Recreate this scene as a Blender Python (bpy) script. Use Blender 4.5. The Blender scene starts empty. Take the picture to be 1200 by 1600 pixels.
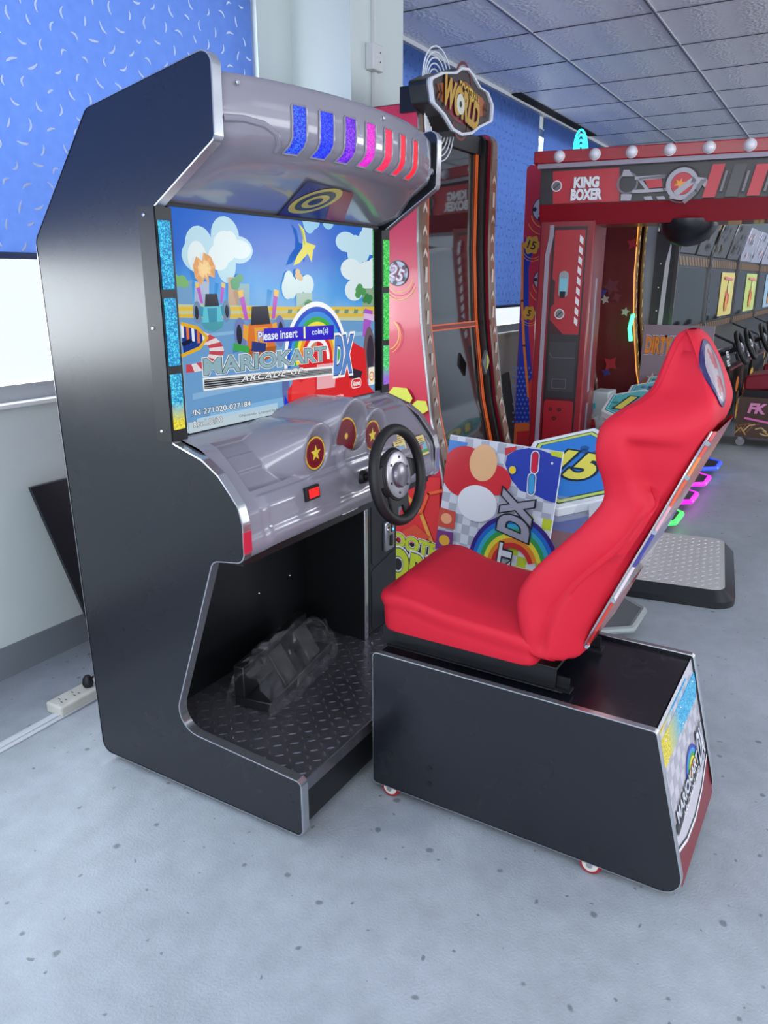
import bpy, bmesh, math, random
from mathutils import Vector, Matrix
random.seed(7)
S = bpy.context.scene
COL = S.collection
R = math.radians
PI = math.pi

# ------------------------------------------------------------------ camera
F, CX, CY, H = 1200.0, 600.0, 800.0, 1.6
PITCH = math.atan(0.30)
YAW = math.atan2(740, 1253.0)          # the window wall runs this far to the right of the view
fh = Vector((math.cos(YAW), math.sin(YAW), 0))
rt = Vector((math.sin(YAW), -math.cos(YAW), 0))
fw = (fh * math.cos(PITCH) + Vector((0, 0, -math.sin(PITCH)))).normalized()
upv = rt.cross(fw).normalized()
cd = bpy.data.cameras.new('camera'); cam = bpy.data.objects.new('camera', cd); COL.objects.link(cam)
M = Matrix((rt, upv, -fw)).transposed().to_4x4(); M.translation = Vector((0, 0, H)); cam.matrix_world = M
cd.sensor_fit = 'HORIZONTAL'; cd.sensor_width = 36.0; cd.lens = 36.0 * F / 1200.0; cd.clip_start = 0.02
S.camera = cam

# ------------------------------------------------------------------ light and exposure
S.view_settings.view_transform = 'Standard'; S.view_settings.look = 'None'
S.view_settings.gamma = 1; S.view_settings.exposure = -0.14; S.view_settings.use_curve_mapping = False
W = bpy.data.worlds.new('sky'); S.world = W; W.use_nodes = True
W.node_tree.nodes['Background'].inputs[0].default_value = (0.86, 0.93, 1, 1)
W.node_tree.nodes['Background'].inputs[1].default_value = 1.25
def area(name, loc, target, sx, sy, power, col):
    l = bpy.data.lights.new(name, 'AREA'); l.shape = 'RECTANGLE'; l.size = sx; l.size_y = sy; l.energy = power; l.color = col
    o = bpy.data.objects.new(name, l); COL.objects.link(o); o.location = loc
    o.rotation_euler = (Vector(target) - Vector(loc)).to_track_quat('-Z', 'Y').to_euler(); return o
WHT = (0.90, 0.95, 1.0)
area('ceiling_light', (-0.6, -0.6, 3.08), (-0.6, -0.6, 0), 1.5, 2.6, 44, WHT)
area('ceiling_light', (-0.4, -4.2, 3.08), (-0.4, -4.2, 0), 1.5, 2.6, 34, WHT)
area('ceiling_light', (3.6, -1.9, 3.08), (3.6, -1.9, 0), 2.6, 1.2, 20, WHT)
area('ceiling_light', (8.2, -1.6, 3.08), (8.2, -1.6, 0), 2.6, 1.2, 34, WHT)
area('ceiling_light', (13.0, -1.0, 3.08), (13.0, -1.0, 0), 2.6, 1.2, 46, WHT)
area('window_or_fill_light', (-1.0, 3.35, 2.15), (-1.0, 0, 1.9), 4.8, 1.9, 330, (0.88, 0.95, 1.0))
area('window_or_fill_light', (2.3, 3.35, 2.15), (2.3, 0, 2.2), 2.3, 1.9, 130, (0.88, 0.95, 1.0))
area('window_or_fill_light', (7.0, 3.35, 2.15), (7.0, 0, 2.6), 5.0, 1.9, 150, (0.88, 0.95, 1.0))
area('window_or_fill_light', (2.0, -6.9, 2.0), (2.0, 0, 7.0), 11.0, 1.7, 400, (0.92, 0.96, 1.0))  # added fill outside the unseen rear wall, tilted up to brighten the ceiling
area('window_or_fill_light', (-4.9, -2.0, 2.0), (0, -2.0, 3.6), 6.0, 1.7, 260, (0.92, 0.96, 1.0))  # added fill from the unseen left side, no known window there
area('window_or_fill_light', (13.5, -6.9, 2.0), (13.5, 0, 7.0), 6.0, 1.7, 480, (0.92, 0.96, 1.0))  # second added rear fill, lifts the ceiling at the far end

# ------------------------------------------------------------------ pixel <-> place (used to trace outlines onto real planes)
CAM = Vector((0, 0, H))
def ray(u, v): return (u - CX) / F * rt - (v - CY) / F * upv + fw
def onp(u, v, p0, n):
    r = ray(u, v); n = Vector(n); return CAM + r * ((Vector(p0) - CAM).dot(n) / r.dot(n))
def atx(u, v, x): return onp(u, v, (x, 0, 0), (1, 0, 0))
def aty(u, v, y): return onp(u, v, (0, y, 0), (0, 1, 0))
def atz(u, v, z): return onp(u, v, (0, 0, z), (0, 0, 1))

# ------------------------------------------------------------------ materials
def lin(c):
    return tuple(((x / 255.0) / 12.92 if x / 255.0 <= 0.04045 else ((x / 255.0 + 0.055) / 1.055) ** 2.4) for x in c) + (1.0,)
MATS = {}
def mat(name, rgb, rough=0.5, metal=0.0, emit=0.0, coat=0.0, spec=0.5, noise=0.0, nscale=8.0, bump=0.0, bscale=60.0, alpha=1.0, ergb=None):
    if name in MATS: return MATS[name]
    m = bpy.data.materials.new(name); m.use_nodes = True; nt = m.node_tree; b = nt.nodes['Principled BSDF']
    c = lin(rgb); b.inputs['Base Color'].default_value = c; b.inputs['Roughness'].default_value = rough
    b.inputs['Metallic'].default_value = metal; b.inputs['Coat Weight'].default_value = coat; b.inputs['Coat Roughness'].default_value = 0.06
    b.inputs['Specular IOR Level'].default_value = spec
    b.inputs['Alpha'].default_value = alpha
    if emit:
        b.inputs['Emission Color'].default_value = lin(ergb) if ergb else c; b.inputs['Emission Strength'].default_value = emit
    if noise or bump:
        tc = nt.nodes.new('ShaderNodeTexCoord')
    if noise:
        n = nt.nodes.new('ShaderNodeTexNoise'); n.inputs['Scale'].default_value = nscale; n.inputs['Detail'].default_value = 5
        r = nt.nodes.new('ShaderNodeMapRange'); r.inputs['To Min'].default_value = 1 - noise; r.inputs['To Max'].default_value = 1 + noise
        h = nt.nodes.new('ShaderNodeHueSaturation'); h.inputs['Color'].default_value = c
        nt.links.new(tc.outputs['Object'], n.inputs['Vector']); nt.links.new(n.outputs['Fac'], r.inputs['Value'])
        nt.links.new(r.outputs['Result'], h.inputs['Value']); nt.links.new(h.outputs['Color'], b.inputs['Base Color'])
        q = nt.nodes.new('ShaderNodeMapRange'); q.inputs['To Min'].default_value = max(0, rough - noise * .4); q.inputs['To Max'].default_value = rough + noise * .4
        nt.links.new(n.outputs['Fac'], q.inputs['Value']); nt.links.new(q.outputs['Result'], b.inputs['Roughness'])
    if bump:
        n = nt.nodes.new('ShaderNodeTexNoise'); n.inputs['Scale'].default_value = bscale; n.inputs['Detail'].default_value = 4
        u = nt.nodes.new('ShaderNodeBump'); u.inputs['Strength'].default_value = bump; u.inputs['Distance'].default_value = 0.004
        nt.links.new(tc.outputs['Object'], n.inputs['Vector']); nt.links.new(n.outputs['Fac'], u.inputs['Height']); nt.links.new(u.outputs['Normal'], b.inputs['Normal'])
    MATS[name] = m; return m
def ink(rgb, rough=0.35): return mat('print_%02x%02x%02x' % tuple(rgb), rgb, rough)
def glow(rgb, e=1.0): return mat('screen_%02x%02x%02x_%d' % (*rgb, int(e * 10)), (5, 5, 5), 0.18, spec=.12, emit=e, ergb=rgb)
def glitter(name, dark, light, e=1.2, scale=260, top=None):
    if name in MATS: return MATS[name]
    m = bpy.data.materials.new(name); m.use_nodes = True; nt = m.node_tree; b = nt.nodes['Principled BSDF']
    tc = nt.nodes.new('ShaderNodeTexCoord'); v = nt.nodes.new('ShaderNodeTexVoronoi'); v.inputs['Scale'].default_value = scale
    cr = nt.nodes.new('ShaderNodeValToRGB'); cr.color_ramp.elements[0].color = lin(dark); cr.color_ramp.elements[0].position = 0.35
    cr.color_ramp.elements[1].color = lin(light); cr.color_ramp.elements[1].position = 0.95
    sp = nt.nodes.new('ShaderNodeSeparateColor')
    nt.links.new(tc.outputs['Object'], v.inputs['Vector']); nt.links.new(v.outputs['Color'], sp.inputs[0]); nt.links.new(sp.outputs[0], cr.inputs[0])
    nt.links.new(cr.outputs[0], b.inputs['Emission Color']); b.inputs['Emission Strength'].default_value = e
    b.inputs['Base Color'].default_value = (0.02, 0.02, 0.02, 1); b.inputs['Roughness'].default_value = 0.4; b.inputs['Specular IOR Level'].default_value = .15
    if top:                                     # the LED behind changes colour along the strip (generated z)
        s2 = nt.nodes.new('ShaderNodeSeparateXYZ'); nt.links.new(tc.outputs['Generated'], s2.inputs[0])
        r2 = nt.nodes.new('ShaderNodeMapRange'); r2.inputs['From Min'].default_value = 0.15; r2.inputs['From Max'].default_value = 0.5
        mx = nt.nodes.new('ShaderNodeMix'); mx.data_type = 'RGBA'; mx.inputs[7].default_value = (1, 1, 1, 1); mx.inputs[6].default_value = lin(top)
        mu = nt.nodes.new('ShaderNodeMix'); mu.data_type = 'RGBA'; mu.blend_type = 'MIX'; mx.inputs[7].default_value = (0, 0, 0, 1)
        nt.links.new(s2.outputs[2], r2.inputs['Value']); nt.links.new(sp.outputs[0], mx.inputs[0]); mx.inputs[7].default_value = tuple(.45 * c for c in lin(top)[:3]) + (1,)
        nt.links.new(r2.outputs[0], mu.inputs[0]); nt.links.new(mx.outputs[2], mu.inputs[6]); nt.links.new(cr.outputs[0], mu.inputs[7]); nt.links.new(mu.outputs[2], b.inputs['Emission Color'])
    MATS[name] = m; return m
def clear(name, rgb=(235, 240, 245), fac=0.25, rough=0.05):
    """thin clear sheet: mostly see-through with a glossy film"""
    if name in MATS: return MATS[name]
    m = bpy.data.materials.new(name); m.use_nodes = True; nt = m.node_tree; nt.nodes.clear()
    o = nt.nodes.new('ShaderNodeOutputMaterial'); mx = nt.nodes.new('ShaderNodeMixShader'); t = nt.nodes.new('ShaderNodeBsdfTransparent')
    g = nt.nodes.new('ShaderNodeBsdfPrincipled'); g.inputs['Base Color'].default_value = lin(rgb); g.inputs['Roughness'].default_value = rough
    mx.inputs[0].default_value = fac
    nt.links.new(t.outputs[0], mx.inputs[1]); nt.links.new(g.outputs[0], mx.inputs[2]); nt.links.new(mx.outputs[0], o.inputs[0])
    MATS[name] = m; return m

BLK = mat('black_laminate', (17, 19, 27), 0.27, noise=0.06, nscale=5, spec=0.7)
BLK2 = mat('black_metal', (16, 17, 20), 0.4, spec=0.5)
BLKR = mat('black_rubber', (14, 14, 16), 0.55)
SILV = mat('silver_edge', (200, 202, 208), 0.22, metal=0.9)
GREY = mat('grey_moulding', (134, 130, 142), 0.22, coat=0.6)
RED = mat('red_fabric', (204, 30, 52), 0.62, bump=0.04, bscale=300, spec=0.3)
WHITE = mat('white_paint', (222, 224, 222), 0.5)
CHROME = mat('chrome', (220, 220, 225), 0.15, metal=1.0)
KRED = mat('machine_red', (132, 10, 28), 0.35, coat=0.3)
KRED2 = mat('machine_red_bright', (158, 14, 32), 0.35, coat=0.3)
GREYS = mat('grey_strip', (150, 142, 158), 0.4)

# ------------------------------------------------------------------ mesh builder
ROOTLOC = {}
def wloc(o):
    p = Vector((0, 0, 0))
    while o is not None: p += o.location; o = o.parent
    return p
class MB:
    def __init__(s): s.v = []; s.f = []; s.m = []; s.mats = []
    def mi(s, m):
        if m not in s.mats: s.mats.append(m)
        return s.mats.index(m)
    def add(s, verts, faces, m):
        k = len(s.v); s.v += [Vector(p) for p in verts]; i = s.mi(m)
        for f in faces: s.f.append([k + a for a in f]); s.m.append(i)
        return s
    def box(s, a, b, m, fr=None):
        x0, y0, z0 = a; x1, y1, z1 = b
        vs = [(x0, y0, z0), (x1, y0, z0), (x1, y1, z0), (x0, y1, z0), (x0, y0, z1), (x1, y0, z1), (x1, y1, z1), (x0, y1, z1)]
        if fr: vs = [fr(*p) for p in vs]
        return s.add(vs, [(0, 3, 2, 1), (4, 5, 6, 7), (0, 1, 5, 4), (1, 2, 6, 5), (2, 3, 7, 6), (3, 0, 4, 7)], m)
    def prism(s, poly, f0, f1, m):
        """poly: 2d points, f0/f1 map a 2d point to the near and far face"""
        n = len(poly); return s.add([f0(*p) for p in poly] + [f1(*p) for p in poly],
            [tuple(range(n)), tuple(range(2 * n - 1, n - 1, -1))] + [(i, n + i, n + (i + 1) % n, (i + 1) % n) for i in range(n)], m)
    def band(s, poly, f0, f1, m, closed=True):
        n = len(poly); return s.add([f0(*p) for p in poly] + [f1(*p) for p in poly],
            [(i, (i + 1) % n, n + (i + 1) % n, n + i) for i in range(n if closed else n - 1)], m)
    def tube(s, pts, r, m, k=10, closed=False, rs=None):
        pts = [Vector(p) for p in pts]; n = len(pts); vs = []; prev = None
        for i, p in enumerate(pts):
            if closed: d = pts[(i + 1) % n] - pts[i - 1]
            else: d = pts[min(i + 1, n - 1)] - pts[max(i - 1, 0)]
            d.normalize()
            if prev is None:
                a = d.cross(Vector((0, 0, 1)));
                if a.length < .1: a = d.cross(Vector((1, 0, 0)))
            else: a = prev - d * prev.dot(d)
            a.normalize(); prev = a; b = d.cross(a); rr = rs[i] if rs else r
            vs += [p + (a * math.cos(t) + b * math.sin(t)) * rr for t in [2 * PI * j / k for j in range(k)]]
        fs = []
        for i in range(n if closed else n - 1):
            for j in range(k):
                fs.append((i * k + j, i * k + (j + 1) % k, ((i + 1) % n) * k + (j + 1) % k, ((i + 1) % n) * k + j))
        if not closed: fs += [tuple(range(k - 1, -1, -1)), tuple(range((n - 1) * k, n * k))]
        return s.add(vs, fs, m)
    def lathe(s, prof, c, ax, m, k=32):
        ax = Vector(ax).normalized(); a = ax.cross(Vector((0, 0, 1)));
        if a.length < .1: a = Vector((1, 0, 0))
        a.normalize(); b = ax.cross(a); c = Vector(c); vs = []
        for (r, h) in prof: vs += [c + ax * h + (a * math.cos(t) + b * math.sin(t)) * r for t in [2 * PI * j / k for j in range(k)]]
        fs = [(i * k + j, i * k + (j + 1) % k, (i + 1) * k + (j + 1) % k, (i + 1) * k + j) for i in range(len(prof) - 1) for j in range(k)]
        fs += [tuple(range(k - 1, -1, -1)), tuple(range((len(prof) - 1) * k, len(prof) * k))]
        return s.add(vs, fs, m)
    def grid(s, rows, m, closed=False):
        nr = len(rows); nc = len(rows[0]); fs = []
        for i in range(nr - 1):
            for j in range(nc if closed else nc - 1):
                fs.append((i * nc + j, i * nc + (j + 1) % nc, (i + 1) * nc + (j + 1) % nc, (i + 1) * nc + j))
        return s.add([p for r in rows for p in r], fs, m)
    def build(s, name, parent=None, smooth=True, ang=35, bevel=0, seg=2, fix=True):
        c = Vector((0, 0, 0))
        lo = Vector([min(p[i] for p in s.v) for i in range(3)]); hi = Vector([max(p[i] for p in s.v) for i in range(3)])
        c = (lo + hi) / 2
        if parent is None: c.z = lo.z
        me = bpy.data.meshes.new(name); me.from_pydata([p - c for p in s.v], [], s.f)
        for m in s.mats: me.materials.append(m)
        me.polygons.foreach_set('material_index', s.m); me.update()
        if fix:
            bm = bmesh.new(); bm.from_mesh(me); bmesh.ops.recalc_face_normals(bm, faces=bm.faces); bm.to_mesh(me); bm.free()
        if smooth:
            me.shade_smooth(); me.set_sharp_from_angle(angle=R(ang))
        o = bpy.data.objects.new(name, me); COL.objects.link(o)
        if parent is not None: o.parent = parent; o.location = c - wloc(parent)
        else: o.location = c
        if bevel:
            b = o.modifiers.new('bevel', 'BEVEL'); b.width = bevel; b.segments = seg; b.limit_method = 'ANGLE'; b.angle_limit = R(40); b.harden_normals = False
        return o
def fillet(pts, rad, seg=6):
    out = []; n = len(pts)
    for i, p in enumerate(pts):
        r = rad[i] if isinstance(rad, (list, tuple)) else rad
        p = Vector(p); a = Vector(pts[i - 1]) - p; b = Vector(pts[(i + 1) % n]) - p
        if r <= 0 or a.length < 1e-6 or b.length < 1e-6: out.append(tuple(p)); continue
        an = a.angle(b);
        if an > PI - 0.05: out.append(tuple(p)); continue
        d = min(r / math.tan(an / 2), a.length * .48, b.length * .48); rr = d * math.tan(an / 2)
        bis = (a.normalized() + b.normalized()).normalized(); cc = p + bis * (rr / math.sin(an / 2))
        s0 = p + a.normalized() * d - cc; s1 = p + b.normalized() * d - cc
        a0 = math.atan2(s0.y, s0.x); a1 = math.atan2(s1.y, s1.x); da = (a1 - a0 + PI) % (2 * PI) - PI
        for k in range(seg + 1):
            t = a0 + da * k / seg; out.append((cc.x + rr * math.cos(t), cc.y + rr * math.sin(t)))
    return out
def rrect(x0, y0, x1, y1, r, seg=5): return fillet([(x0, y0), (x1, y0), (x1, y1), (x0, y1)], r, seg)
def ell(cx, cy, rx, ry, k=28, a0=0, a1=2 * PI):
    return [(cx + rx * math.cos(a0 + (a1 - a0) * i / k), cy + ry * math.sin(a0 + (a1 - a0) * i / k)) for i in range(k if abs(a1 - a0 - 2 * PI) < 1e-6 else k + 1)]
def star(cx, cy, r, q=.42, k=5, rot=PI / 2): return [(cx + (r if i % 2 == 0 else r * q) * math.cos(rot + PI * i / k), cy + (r if i % 2 == 0 else r * q) * math.sin(rot + PI * i / k)) for i in range(2 * k)]

class Art:
    """flat printed or lit artwork: layers of shapes and lettering on one plane"""
    def __init__(s, O, U, V, step=0.0004, start=0.0006):
        s.O = Vector(O); s.U = Vector(U).normalized(); s.V = Vector(V).normalized(); s.N = s.U.cross(s.V).normalized(); s.d = start; s.step = step; s.mb = MB(); s.clip = None
    def P(s, u, v, d=None): return s.O + s.U * u + s.V * v + s.N * (s.d if d is None else d)
    def poly(s, pts, m, up=True):
        if s.clip: pts = clip_poly(pts, s.clip)
        if len(pts) < 3: return s
        bm = bmesh.new(); vs = [bm.verts.new((p[0], p[1], 0)) for p in pts]
        try: f = bm.faces.new(vs); bmesh.ops.triangulate(bm, faces=[f])
        except Exception: pass
        bm.verts.index_update()
        s.mb.add([s.P(v.co.x, v.co.y) for v in bm.verts], [[v.index for v in f.verts] for f in bm.faces], m); bm.free()
        if up: s.d += s.step
        return s
    def rect(s, x0, y0, x1, y1, m, r=0): return s.poly(rrect(x0, y0, x1, y1, r) if r else [(x0, y0), (x1, y0), (x1, y1), (x0, y1)], m)
    def ring(s, cx, cy, ro, ri, m, sx=1.0, a0=0, a1=2 * PI, k=36):
        full = abs(a1 - a0 - 2 * PI) < 1e-6
        vs = []; 
        for i in range(k + 1):
            t = a0 + (a1 - a0) * i / k
            for r in (ri, ro): vs.append(s.P(cx + sx * r * math.cos(t), cy + r * math.sin(t)))
        s.mb.add(vs, [(2 * i, 2 * i + 1, 2 * i + 3, 2 * i + 2) for i in range(k)], m); s.d += s.step; return s
    def line(s, pts, w, m):
        for a, b in zip(pts[:-1], pts[1:]):
            a = Vector(a); b = Vector(b); d = (b - a)
            if d.length < 1e-6: continue
            n = Vector((-d.y, d.x)).normalized() * w / 2; e = d.normalized() * w * .3
            q = [a - e + n, a - e - n, b + e - n, b + e + n]
            s.mb.add([s.P(p.x, p.y) for p in q], [(0, 1, 2, 3)], m)
        s.d += s.step; return s
    def text(s, body, cx, cy, h, m, w=None, rot=0, shear=0, bold=0.0, out=None, outw=0.02, out2=None, outw2=0.05, sp=1.0, align='C'):
        lays = []
        if out2 is not None: lays.append((out2, bold + outw2))
        if out is not None: lays.append((out, bold + outw))
        lays.append((m, bold))
        sc = None; cr, sr = math.cos(rot), math.sin(rot)
        for mm, off in lays:
            cu = bpy.data.curves.new('lettering', 'FONT'); cu.body = body; cu.size = 1; cu.offset = off; cu.shear = shear; cu.space_character = sp; cu.resolution_u = 4
            ob = bpy.data.objects.new('lettering', cu); me = bpy.data.meshes.new_from_object(ob)
            vs = [v.co.copy() for v in me.vertices]; fs = [tuple(p.vertices) for p in me.polygons]
            bpy.data.objects.remove(ob); bpy.data.curves.remove(cu); bpy.data.meshes.remove(me)
            if not vs: continue
            if sc is None:
                # size from the unbold glyph box
                x0 = min(v.x for v in vs) + off; x1 = max(v.x for v in vs) - off; y0 = min(v.y for v in vs) + off; y1 = max(v.y for v in vs) - off
                ky = h / max(y1 - y0, 1e-4); kx = (w / max(x1 - x0, 1e-4)) if w else ky
                mx = (x0 + x1) / 2 if align == 'C' else x0; my = (y0 + y1) / 2; sc = (kx, ky, mx, my)
            kx, ky, mx, my = sc; q = []
            for v in vs:
                a = (v.x - mx) * kx; b = (v.y - my) * ky
                q.append(s.P(cx + a * cr - b * sr, cy + a * sr + b * cr))
            s.mb.add(q, fs, mm); s.d += s.step
        return s
    def build(s, name, parent): return s.mb.build(name, parent, smooth=False, fix=False)
def clip_poly(pts, box):
    x0, y0, x1, y1 = box
    def cl(ps, ins, it):
        out = []
        for i, p in enumerate(ps):
            q = ps[i - 1]
            if ins(p):
                if not ins(q): out.append(it(q, p))
                out.append(p)
            elif ins(q): out.append(it(q, p))
        return out
    def ix(x): return lambda a, b: (x, a[1] + (b[1] - a[1]) * (x - a[0]) / (b[0] - a[0]))
    def iy(y): return lambda a, b: (a[0] + (b[0] - a[0]) * (y - a[1]) / (b[1] - a[1]), y)
    for ins, it in ((lambda p: p[0] >= x0, ix(x0)), (lambda p: p[0] <= x1, ix(x1)), (lambda p: p[1] >= y0, iy(y0)), (lambda p: p[1] <= y1, iy(y1))):
        pts = cl(pts, ins, it)
        if not pts: return []
    return pts

def empty(name, loc, label=None, cat=None, group=None):
    o = bpy.data.objects.new(name, None); COL.objects.link(o); o.location = loc; o.empty_display_size = .1
    if label: o['label'] = label
    if cat: o['category'] = cat
    if group: o['group'] = group
    return o
def tag(o, label, cat, group=None):
    o['label'] = label; o['category'] = cat
    if group: o['group'] = group
    return o
def struct(mb, name, **k): o = mb.build(name, **k); o['kind'] = 'structure'; return o
def copy_tree(o, parent=None):
    c = o.copy(); COL.objects.link(c); c.parent = parent
    for ch in list(o.children): copy_tree(ch, c)
    return c
def disc(mb, c, ax, r, t, m, k=20): return mb.lathe([(r * .92, t), (r, t * .6), (r, 0)][::-1], c, ax, m, k)
def screw(parent, p, n, r=0.006, name='screw', m=None):
    mb = MB(); mb.lathe([(r, 0), (r, r * .3), (r * .6, r * .7)], p, n, m or CHROME, 10); return mb.build(name, parent)

# ================================================================== THE ROOM
WY = 2.85; CZ = 3.15
# floor: grey-blue painted concrete with dark droppings of glue and scratches
def floor_mat():
    m = bpy.data.materials.new('painted_concrete'); m.use_nodes = True; nt = m.node_tree; b = nt.nodes['Principled BSDF']; L = nt.links
    tc = nt.nodes.new('ShaderNodeTexCoord')
    def noise(sc, det=5, ro=.55):
        n = nt.nodes.new('ShaderNodeTexNoise'); n.inputs['Scale'].default_value = sc; n.inputs['Detail'].default_value = det; n.inputs['Roughness'].default_value = ro; L.new(tc.outputs['Object'], n.inputs['Vector']); return n
    n1 = noise(1.2); n2 = noise(14); n3 = noise(130, 4)
    r1 = nt.nodes.new('ShaderNodeValToRGB'); r1.color_ramp.elements[0].position = .3; r1.color_ramp.elements[0].color = lin((150, 157, 164)); r1.color_ramp.elements[1].position = .72; r1.color_ramp.elements[1].color = lin((172, 179, 187)); L.new(n1.outputs[0], r1.inputs[0])
    mx = nt.nodes.new('ShaderNodeMix'); mx.data_type = 'RGBA'; mx.blend_type = 'OVERLAY'; mx.inputs[0].default_value = .22; L.new(r1.outputs[0], mx.inputs[6]); L.new(n2.outputs['Fac'], mx.inputs[7])
    # round dark spots
    def spots(scale, rad, keep, wob):
        v = nt.nodes.new('ShaderNodeTexVoronoi'); v.voronoi_dimensions = '2D'; v.inputs['Scale'].default_value = scale
        ad = nt.nodes.new('ShaderNodeMixRGB'); ad.inputs[0].default_value = wob; L.new(tc.outputs['Object'], ad.inputs[1]); L.new(n2.outputs['Color'], ad.inputs[2])
        L.new(ad.outputs[0], v.inputs['Vector'])
        sp = nt.nodes.new('ShaderNodeSeparateColor'); L.new(v.outputs['Color'], sp.inputs[0])
        k = nt.nodes.new('ShaderNodeMath'); k.operation = 'LESS_THAN'; k.inputs[1].default_value = keep; L.new(sp.outputs[0], k.inputs[0])
        rr = nt.nodes.new('ShaderNodeMath'); rr.operation = 'MULTIPLY_ADD'; rr.inputs[1].default_value = rad; rr.inputs[2].default_value = rad * .5; L.new(sp.outputs[1], rr.inputs[0])
        d = nt.nodes.new('ShaderNodeMath'); d.operation = 'SUBTRACT'; L.new(rr.outputs[0], d.inputs[0]); L.new(v.outputs['Distance'], d.inputs[1])
        q = nt.nodes.new('ShaderNodeMath'); q.operation = 'MULTIPLY'; q.use_clamp = True; q.inputs[1].default_value = 30; L.new(d.outputs[0], q.inputs[0])
        z = nt.nodes.new('ShaderNodeMath'); z.operation = 'MULTIPLY'; L.new(q.outputs[0], z.inputs[0]); L.new(k.outputs[0], z.inputs[1]); return z
    s1 = spots(6.5, .058, .42, .03); s2 = spots(17, .07, .16, .06)
    ad = nt.nodes.new('ShaderNodeMath'); ad.operation = 'MAXIMUM'; L.new(s1.outputs[0], ad.inputs[0]); L.new(s2.outputs[0], ad.inputs[1])
    md = nt.nodes.new('ShaderNodeMath'); md.operation = 'MULTIPLY'; md.inputs[1].default_value = .70; L.new(ad.outputs[0], md.inputs[0])
    m2 = nt.nodes.new('ShaderNodeMix'); m2.data_type = 'RGBA'; L.new(md.outputs[0], m2.inputs[0]); L.new(mx.outputs[2], m2.inputs[6]); m2.inputs[7].default_value = lin((88, 96, 100))
    # pale scuffs
    w = noise(5, 8, .7); cr = nt.nodes.new('ShaderNodeValToRGB'); cr.color_ramp.elements[0].position = .66; cr.color_ramp.elements[0].color = (0, 0, 0, 1); cr.color_ramp.elements[1].position = .74; cr.color_ramp.elements[1].color = (.35, .35, .35, 1); L.new(w.outputs[0], cr.inputs[0])
    m3 = nt.nodes.new('ShaderNodeMix'); m3.data_type = 'RGBA'; L.new(cr.outputs[0], m3.inputs[0]); L.new(m2.outputs[2], m3.inputs[6]); m3.inputs[7].default_value = lin((190, 198, 206))
    L.new(m3.outputs[2], b.inputs['Base Color'])
    rg = nt.nodes.new('ShaderNodeMapRange'); rg.inputs['To Min'].default_value = .24; rg.inputs['To Max'].default_value = .5; L.new(n2.outputs[0], rg.inputs[0]); L.new(rg.outputs[0], b.inputs['Roughness'])
    bp = nt.nodes.new('ShaderNodeBump'); bp.inputs['Strength'].default_value = .22; bp.inputs['Distance'].default_value = .012; L.new(n3.outputs[0], bp.inputs['Height']); L.new(bp.outputs[0], b.inputs['Normal'])
    return m
XA, XB, YA = -4.5, 18.0, -6.5
struct(MB().box((XA, YA, -0.1), (XB, WY + .35, 0), floor_mat()), 'floor')
def ceil_mat():
    m = bpy.data.materials.new('embossed_ceiling_tile'); m.use_nodes = True; nt = m.node_tree; b = nt.nodes['Principled BSDF']; L = nt.links
    b.inputs['Base Color'].default_value = lin((236, 238, 244)); b.inputs['Roughness'].default_value = .45
    tc = nt.nodes.new('ShaderNodeTexCoord'); v = nt.nodes.new('ShaderNodeTexVoronoi'); v.inputs['Scale'].default_value = 42; L.new(tc.outputs['Object'], v.inputs['Vector'])
    w = nt.nodes.new('ShaderNodeTexWave'); w.wave_type = 'RINGS'; w.inputs['Scale'].default_value = 1.1; w.inputs['Distortion'].default_value = 2; L.new(tc.outputs['Object'], w.inputs['Vector'])
    mu = nt.nodes.new('ShaderNodeMath'); mu.operation = 'MULTIPLY'; L.new(v.outputs['Distance'], mu.inputs[0]); L.new(w.outputs[0], mu.inputs[1])
    bp = nt.nodes.new('ShaderNodeBump'); bp.inputs['Strength'].default_value = .5; bp.inputs['Distance'].default_value = .012; L.new(mu.outputs[0], bp.inputs['Height']); L.new(bp.outputs[0], b.inputs['Normal'])
    return m
struct(MB().box((XA, YA, CZ), (XB, WY + .35, CZ + .1), ceil_mat()), 'ceiling')
tb = MB(); TBAR = mat('ceiling_bar', (186, 190, 202), .4); TGAP = mat('ceiling_gap', (70, 74, 84), .8)
for i in range(12):
    y = 2.06 - .775 * i
    if y > YA:
        tb.box((XA, y - .012, CZ - .006), (XB, y + .012, CZ), TBAR); tb.box((XA, y - .003, CZ - .0075), (XB, y + .003, CZ - .006), TGAP)
for i in range(-12, 18):
    x = 4.6 + .775 * i
    if XA < x < XB: tb.box((x - .004, YA, CZ - .004), (x + .004, WY, CZ), TGAP)
struct(tb, 'trim_1', smooth=False)
struct(MB().box((XA, WY - .05, CZ - .03), (XB, WY, CZ - .001), mat('ceiling_edge', (196, 200, 208), .5)), 'trim_2')
struct(MB().box((6.9, WY - .14, CZ - .012), (9.2, WY - .052, CZ - .0015), mat('ceiling_hole', (8, 9, 12), .9)), 'trim_3')

WALL = mat('wall_paint', (205, 214, 214), .6, noise=.06, nscale=3, bump=.05, bscale=20)
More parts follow.
